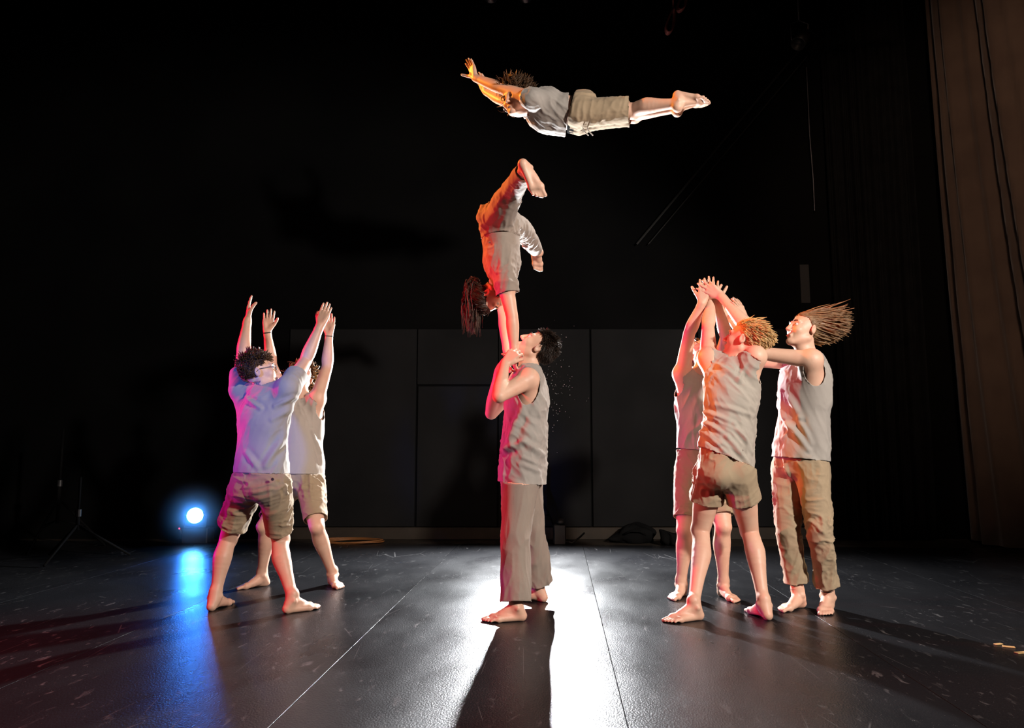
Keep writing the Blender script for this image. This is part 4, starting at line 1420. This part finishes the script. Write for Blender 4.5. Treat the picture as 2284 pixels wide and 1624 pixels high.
# --- the one at the far right, in profile with hair flying
J = {}
S = 0.995
J['ankR'], fR = stand_foot((1793, 1354), (1726, 1368), S)
J['ankL'], fL = stand_foot((1851, 1357), (1832, 1383), S)
J.update(hipR=V(1756, 1044, 4.68), hipL=V(1812, 1044, 4.52), kneeR=V(1759, 1188, 4.56), kneeL=V(1828, 1182, 4.42),
         shL=V(1810, 803, 4.42), shR=V(1768, 806, 4.72), elL=V(1706, 789, 4.50), wrL=V(1662, 712, 4.62), elR=V(1694, 806, 4.76), wrR=V(1634, 716, 4.84),
         neck=V(1800, 792, 4.57), head=V(1794, 737, 4.56))
report('P8', J)
r = person('person in profile with long hair flying back, tank top and rolled khaki trousers', PZ(1800, 1370))
p = Person(J, S, (-0.86, -0.5, 0), (-0.8, -0.6, 0), ((0.32, 0.1, 0.94), (-0.92, -0.22, 0.30)), {'L': fL, 'R': fR},
           {'L': dict(d=V(1634, 652, 4.66) - J['wrL'], n=(-0.5, 0.5, 0.5), curl=0.15, spread=0.14, thumb=0.6),
            'R': dict(d=V(1606, 665, 4.84) - J['wrR'], n=(-0.3, 0.3, 0.8), curl=0.15, spread=0.12, thumb=0.6)}, build=0.98)
p.make_body(r, M['skin'])
p.shirt('tank_top', M['shirt_grey'], (V(1782, 1023, 4.58), (0.10, 0.0, 1)), ease=0.014, flare=1.02, fold=(-0.4, 0, 1), amp=0.007, seed=72, folds2=[((-0.45, 0, 0.9), 0.006, 0.07)],
        creases=[(1737, 832, 1762, 930, 4.46, 0.015, 0.016), (1762, 930, 1806, 1002, 4.42, 0.016, 0.016), (1754, 835, 1796, 930, 4.40, 0.014, 0.013), (1796, 930, 1822, 990, 4.36, 0.014, 0.010), (1724, 890, 1742, 985, 4.5, 0.014, 0.012), (1716, 992, 1742, 1012, 4.48, 0.012, 0.010)])
p.bottoms('trousers', M['khaki'], {'L': 1.82, 'R': 1.80}, [(0, 0.100), (0.5, 0.086), (1.0, 0.073), (1.5, 0.067), (2.0, 0.060)], seed=74, amp=0.008, cuff=(0.14, 0.067))
p.assemble()
p.face(H_dark)
p.hair(H_auburn, n=3800, length=0.2, lift=0.0, flow=(0, -1, -0.1), fly=(1.0, 0.06, -0.10), flyw=0.75, rad=0.0038, curl=0.11, seed=9, nape=-0.85, side=-0.25, line=0.46, jitter=0.16, seg=6,
       lenfn=lambda D: (0.205 + 0.085 * D[:, 1]) / 0.2 * (0.62 + 0.38 * np.clip((D[:, 2] + 0.75) / 0.9, 0, 1)))
p.finish_hair()
p.band('anklet', J['kneeR'], J['ankR'], 0.90, 0.037 * S, M['thread'], 0.0022)
p.band('anklet', J['kneeL'], J['ankL'], 0.90, 0.037 * S, M['thread'], 0.0022)

# ------------------------------------------------------------------ lamps and odds and ends


def light_stand(name, base, top, label, cat='stand', group=None, spread=0.42):
    t = empty(name, base, label, cat, group)
    base = np.asarray(base, float)
    m = MB(); m.tube([base + Z * 0.25, base + Z * (top * 0.55)], 0.016, 10); m.tube([base + Z * (top * 0.5), base + Z * top], 0.011, 10)
    m.build('pole', M['blackcloth'], t, True)
    MB().lathe([(0.001, 0), (0.024, 0), (0.024, 0.06), (0.001, 0.06)], frame(base + Z * (top * 0.52), Z), 12).build('collar', M['black'], t)
    for k in range(3):
        a = 2.1 * k + 0.5
        d = np.array([math.cos(a), math.sin(a), 0])
        m = MB(); m.tube([base + Z * (top * 0.42), base + d * spread + Z * 0.012], 0.010, 8)
        m.tube([base + Z * 0.28, base + d * spread * 0.55 + Z * (top * 0.19)], 0.006, 6)
        m.build('leg', M['blackcloth'], t, True)
    return t


def par_lamp(t, c, d, r, lens_mat, length=0.22):
    """lamp housing with yoke; lens faces d"""
    Fm = frame(c, d)
    MB().lathe([(0.0005, -length), (r * 0.75, -length), (r * 0.95, -length * 0.7), (r * 1.05, -0.01), (r * 1.12, 0.0), (r * 1.12, 0.02), (r * 1.0, 0.02), (r * 0.98, 0.0)], Fm, 28).build('housing', M['black'], t, True)
    MB().lathe([(0.0005, 0.006), (r * 0.6, 0.004), (r * 0.985, -0.002)], Fm, 28).build('lens', lens_mat, t, True)
    x = np.array(Fm.to_3x3() @ Vector((1, 0, 0)))
    dn = -Z
    m = MB()
    m.tube([c + x * r * 1.05 - np.asarray(norm(d)) * length * .4, c + x * r * 1.3 - np.asarray(norm(d)) * length * .4, c + x * r * 1.3 + dn * r * 1.5 - np.asarray(norm(d)) * length * .4,
            c - x * r * 1.3 + dn * r * 1.5 - np.asarray(norm(d)) * length * .4, c - x * r * 1.3 - np.asarray(norm(d)) * length * .4, c - x * r * 1.05 - np.asarray(norm(d)) * length * .4], 0.010, 8)
    m.build('yoke', M['black'], t, True)


# white back light on a stand behind the base man
bx = np.array([BACK_LAMP[0], BACK_LAMP[1] + 0.1, 0.0])
t = light_stand('lamp_stand', bx, BACK_LAMP[2] - 0.070, 'black tripod lamp stand hidden behind the standing man', 'stand', spread=0.30)
t = empty('stage_lamp', BACK_LAMP, 'round white stage lamp on a stand behind the standing man', 'lamp')
par_lamp(t, BACK_LAMP, norm(np.array([0, 0, 0.9]) - BACK_LAMP), 0.042, M['whitelens'], 0.16)
spot('back_light', BACK_LAMP + 0.03 * norm(np.array([0, 0, 0.9]) - BACK_LAMP), (0.0, 3.0, 1.0), 2300, (0.95, 0.97, 1.0), 165, 0.06, 0.6)

# blue lamp on the floor
t = empty('stage_lamp', (BLUE_LAMP[0], BLUE_LAMP[1], 0), 'blue glowing round stage lamp standing on the floor at left', 'lamp')
bd = norm(np.array([-0.4, 0, 0.95]) - BLUE_LAMP)
par_lamp(t, BLUE_LAMP, bd, 0.078, M['bluelens'])
MB().box((BLUE_LAMP[0] - 0.13, BLUE_LAMP[1] + 0.0, -0.011), (BLUE_LAMP[0] + 0.13, BLUE_LAMP[1] + 0.2, BLUE_LAMP[2] - 0.125), bev=0.01).build('base', M['black'], t)
q = V(400, 1179, BLUE_LAMP[1] - 0.02)
MB().lathe([(0.0005, 0.006), (0.006, 0.005), (0.009, 0.0)], frame(q, (0, -1, 0)), 10).build('indicator', M['redled'], t)
MB().tube([q + np.array([0, 0.02, 0]), q + np.array([0, 0.03, -0.03]), np.array([q[0] + 0.05, q[1] + 0.06, -0.005]), np.array([BLUE_LAMP[0] - 0.1, BLUE_LAMP[1] + 0.1, 0.03])], 0.012, 8).build('cable', M['black'], t, True)
spot('blue_lamp_light', BLUE_LAMP + bd * 0.05, BLUE_LAMP + bd * 3, 48, (0.012, 0.17, 1.0), 60, 0.05, 0.6)

# haze glowing in front of the blue lamp
hz = bpy.data.materials.new('stage_haze'); hz.use_nodes = True
nt = hz.node_tree; nt.nodes.remove(nt.nodes['Principled BSDF'])
vs_ = nt.nodes.new('ShaderNodeVolumeScatter')
vs_.inputs['Color'].default_value = (0.8, 0.9, 1, 1); vs_.inputs['Density'].default_value = 0.35; vs_.inputs['Anisotropy'].default_value = 0.35
tc_ = nt.nodes.new('ShaderNodeTexCoord')
ln_ = nt.nodes.new('ShaderNodeVectorMath'); ln_.operation = 'LENGTH'
nt.links.new(tc_.outputs['Object'], ln_.inputs[0])
mr_ = nt.nodes.new('ShaderNodeMapRange'); mr_.interpolation_type = 'SMOOTHERSTEP'
for k_, x_ in enumerate((0.05, 0.42, 0.9, 0.0)): mr_.inputs[k_ + 1].default_value = x_
nt.links.new(ln_.outputs['Value'], mr_.inputs[0])
nt.links.new(mr_.outputs[0], vs_.inputs['Density'])
nt.links.new(vs_.outputs[0], nt.nodes['Material Output'].inputs['Volume'])
hm = MB()
hm.lathe([(0.42 * math.sin(a) + 1e-4, max(0.42 * math.cos(a), 0.012 - BLUE_LAMP[2])) for a in np.linspace(math.pi, 0, 19)], Matrix.Identity(4), 28)
ho = tag(hm.build('haze', hz, None, True), 'faint haze glowing blue around the floor lamp', 'haze', kind='stuff')
ho.location = BLUE_LAMP + np.array([0, -0.05, 0])

# chalk dust floating behind the base man's shoulders
rng = np.random.default_rng(3)
m = MB()
for k in range(110):
    q = V(1215 + abs(rng.normal(0, 32)), 850 + rng.normal(0, 48), rng.uniform(4.6, 5.6))
    w_ = rng.uniform(0.0008, 0.0020)
    m.add([q + np.array(d) * w_ for d in ((1, 0, 0), (-1, 0, 0), (0, 1, 0), (0, -1, 0), (0, 0, 1), (0, 0, -1))],
          [(0, 2, 4), (2, 1, 4), (1, 3, 4), (3, 0, 4), (2, 0, 5), (1, 2, 5), (3, 1, 5), (0, 3, 5)])
tag(m.build('chalk_dust', material('chalk', (0.8, 0.8, 0.8), 0.8)), 'specks of chalk dust floating in the air behind the standing man', 'dust', kind='stuff')

# dim stands at the far left
light_stand('light_stand', np.array([-4.35, 7.2, -0.012]), 1.15, 'dim tripod light stand in the dark at far left, taller one', 'stand')
light_stand('light_stand', np.array([-3.75, 6.5, 0.0]), 0.70, 'small dim tripod light stand at far left', 'stand')

# coil of cable by the wall
cc = PZ(825, 1184); cc[1] = 7.72
m = MB()
for k in range(5):
    rr = 0.20 + 0.018 * k
    m.tube([cc + np.array([rr * 1.3 * math.cos(a) + 0.02 * math.sin(3 * a + k), rr * math.sin(a) * 0.8, 0.004 + 0.007 * (k % 3) + 0.004 * math.sin(2 * a + k)]) for a in np.linspace(0, 6.283, 40, endpoint=False)], 0.007, 6, closed=True)
tag(m.build('cable_coil', M['cable'], None, True), 'coil of cable in orange-lit colour lying on the floor near the back wall', 'cable')


def lump(name, c, size, seed, mat, label, cat):
    """a soft bag: a rounded body with sagging creases"""
    nu, nv = 48, 26
    vs, fs = [], []
    rnd = random.Random(seed)
    ph = [rnd.uniform(0, 6.28) for _ in range(6)]
    for j in range(nv + 1):
        for i in range(nu):
            a, b = 2 * math.pi * i / nu, math.pi * j / nv
            x, y, z = math.cos(a) * math.sin(b), math.sin(a) * math.sin(b), math.cos(b)
            q = lambda w, e: math.copysign(abs(w) ** e, w)
            x, y, z = q(x, 0.8), q(y, 0.8), q(z, 0.75)
            w = 1 + 0.10 * math.sin(3 * a + ph[0] + 2 * b) + 0.06 * math.sin(7 * a + ph[1] - 3 * b) + 0.05 * math.sin(5 * b + ph[2] + a)
            hgt = 0.75 + 0.35 * math.sin(x * 2.2 + ph[3])
            vs.append((c[0] + size[0] * x * w, c[1] + size[1] * y * w, max(0.0, size[2] * hgt * (z * w + 0.75)) + c[2]))
    for j in range(nv):
        for i in range(nu):
            fs.append((j * nu + i, j * nu + (i + 1) % nu, (j + 1) * nu + (i + 1) % nu, (j + 1) * nu + i))
    root = empty(name, (c[0], c[1], 0), label, cat)
    me = bpy.data.meshes.new(name); me.from_pydata(vs, [], fs)
    link('bag_body', me, mat, root)
    m = MB()
    m.tube([np.array([c[0] - size[0] * 0.5, c[1] - size[1] * 0.9, c[2] + size[2] * 0.9]), np.array([c[0] - size[0] * 0.2, c[1] - size[1] * 1.15, c[2] + size[2] * 1.3]),
            np.array([c[0] + size[0] * 0.2, c[1] - size[1] * 1.15, c[2] + size[2] * 1.25]), np.array([c[0] + size[0] * 0.5, c[1] - size[1] * 0.95, c[2] + size[2] * 0.8])], 0.011, 8)
    m.build('strap', M['blackcloth'], root, True)
    return root


b0 = PZ(1390, 1190); b0[1] = 7.78; b0[2] = -0.01
lump('soft_bag', b0, (0.23, 0.14, 0.10), 4, M['blackcloth'], 'low black soft bag on the floor by the back wall, the left one', 'bag')
b1 = PZ(1486, 1190); b1[1] = 7.5; b1[2] = -0.01
lump('soft_bag', b1, (0.25, 0.14, 0.17), 9, M['blackcloth'], 'taller black soft bag heaped on the floor by the back wall', 'bag')

# low dimmer box with cables right of the lamp stand
bx0 = PZ(1238, 1192); bx0[1] = 7.6
t = empty('dimmer_box', bx0, 'small black equipment box with knob and cable at the wall', 'box')
MB().box(bx0 + np.array([-0.06, -0.06, -0.012]), bx0 + np.array([0.06, 0.08, 0.19]), bev=0.01).build('case', M['black'], t)
MB().lathe([(0.0005, 0), (0.035, 0), (0.04, 0.02), (0.03, 0.05), (0.0005, 0.055)], frame(bx0 + np.array([0.01, 0, 0.19]), Z), 14).build('knob', M['black'], t, True)
MB().tube([bx0 + np.array([0.06, 0, 0.03]), bx0 + np.array([0.12, -0.05, 0.01]), bx0 + np.array([0.2, 0.02, 0.05]), bx0 + np.array([0.26, 0.1, 0.09])], 0.009, 8).build('cable', M['black'], t, True)

# rope hanks, coloured as if under red light, and lamps overhead
for (u, v0, v1, w_, nm) in ((1494, 22, 74, 11, 'longer rope hank in red-lit colour hanging high up right of the flyer'), (1520, -14, 24, 11, 'shorter rope hank in red-lit colour hanging at the top edge of the picture')):
    m = MB()
    Yr = 6.3
    a0, a1 = V(u + 8, v0, Yr), V(u - 4, v1, Yr)
    mid_, hl = (a0 + a1) / 2, np.linalg.norm(a1 - a0) / 2
    ax_ = norm(a0 - a1)
    for k in range(6):
        y0 = (k - 2.5) * 0.010
        wv = 0.030 + 0.004 * math.sin(k * 2.1)
        m.tube([mid_ + ax_ * (hl * math.cos(a)) + np.array([wv * math.sin(a) * (1 - 0.35 * math.cos(a)), y0, 0]) for a in np.linspace(0, 6.283, 28, endpoint=False)], 0.0075, 6, closed=True)
    m.tube([a0, np.array([a0[0] + 0.02, a0[1], 7.0])], 0.006, 6)
    tag(m.build('rope_hank', M['rope'], None, True), nm, 'rope')

lampc = V(1784, 92, 7.6)
t = empty('spot_lamp', lampc, 'dark stage lamp hanging high up at the right of the back wall', 'lamp')
dd = norm((-0.55, -0.35, -0.8))
MB().lathe([(0.0005, -0.2), (0.05, -0.2), (0.075, -0.1), (0.08, 0.06), (0.07, 0.06), (0.065, 0.0), (0.0005, -0.01)], frame(lampc, dd), 20).build('housing', M['black'], t, True)
MB().tube([lampc + np.array([0.09, 0, 0]), lampc + np.array([0.1, 0, 0.2]), lampc + np.array([0, 0, 0.24]), lampc + np.array([-0.1, 0, 0.2]), lampc + np.array([-0.09, 0, 0])], 0.008, 6).build('yoke', M['steel'], t, True)
MB().tube([lampc + np.array([0, 0, 0.24]), np.array([lampc[0], lampc[1], 7.0])], 0.012, 8).build('hanging_rod', M['black'], t, True)
pb = V(1130, -12, 6.6)
tag(MB().tube([np.array([-5.5, 6.6, pb[2] + 0.18]), np.array([3.8, 6.6, pb[2] + 0.18])], 0.024, 10).build('lighting_pipe', M['black'], None, True), 'long black lighting pipe across the stage at the top edge', 'pipe')
for u, lab in ((1095, 'overhead lamp clamped to the lighting pipe, left of two'), (1172, 'overhead lamp clamped to the lighting pipe, right of two')):
    q = V(u, -10, 6.6)
    t = empty('overhead_lamp', q, lab, 'lamp')
    MB().lathe([(0.0005, 0.12), (0.05, 0.12), (0.06, 0.0), (0.055, -0.045), (0.05, -0.045), (0.045, 0.0), (0.0005, 0.01)], frame(q, Z), 18).build('housing', M['steel'], t, True)
    MB().box(q + np.array([-0.012, -0.03, 0.10]), q + np.array([0.012, 0.03, 0.15]), bev=0.004).build('clamp', M['black'], t)

# pale chips on the floor at the right edge
for (u, v, w_, a, lab) in ((2227, 1438, 0.022, 0.3, 'leftmost pale wood chip lying on the floor at right'), (2250, 1444, 0.026, -0.4, 'middle pale wood chip lying on the floor at right'), (2278, 1457, 0.03, 0.2, 'rightmost pale wood chip at the picture edge')):
    q = PZ(u, v)
    m = MB().box((-w_, -w_ * 0.45, 0.0), (w_, w_ * 0.45, 0.005), Matrix.Translation(Vector(q)) @ Matrix.Rotation(a, 4, 'Z'), bev=0.002)
    tag(m.build('wood_chip', M['chip']), lab, 'wood chip', 'pale chips on the floor')
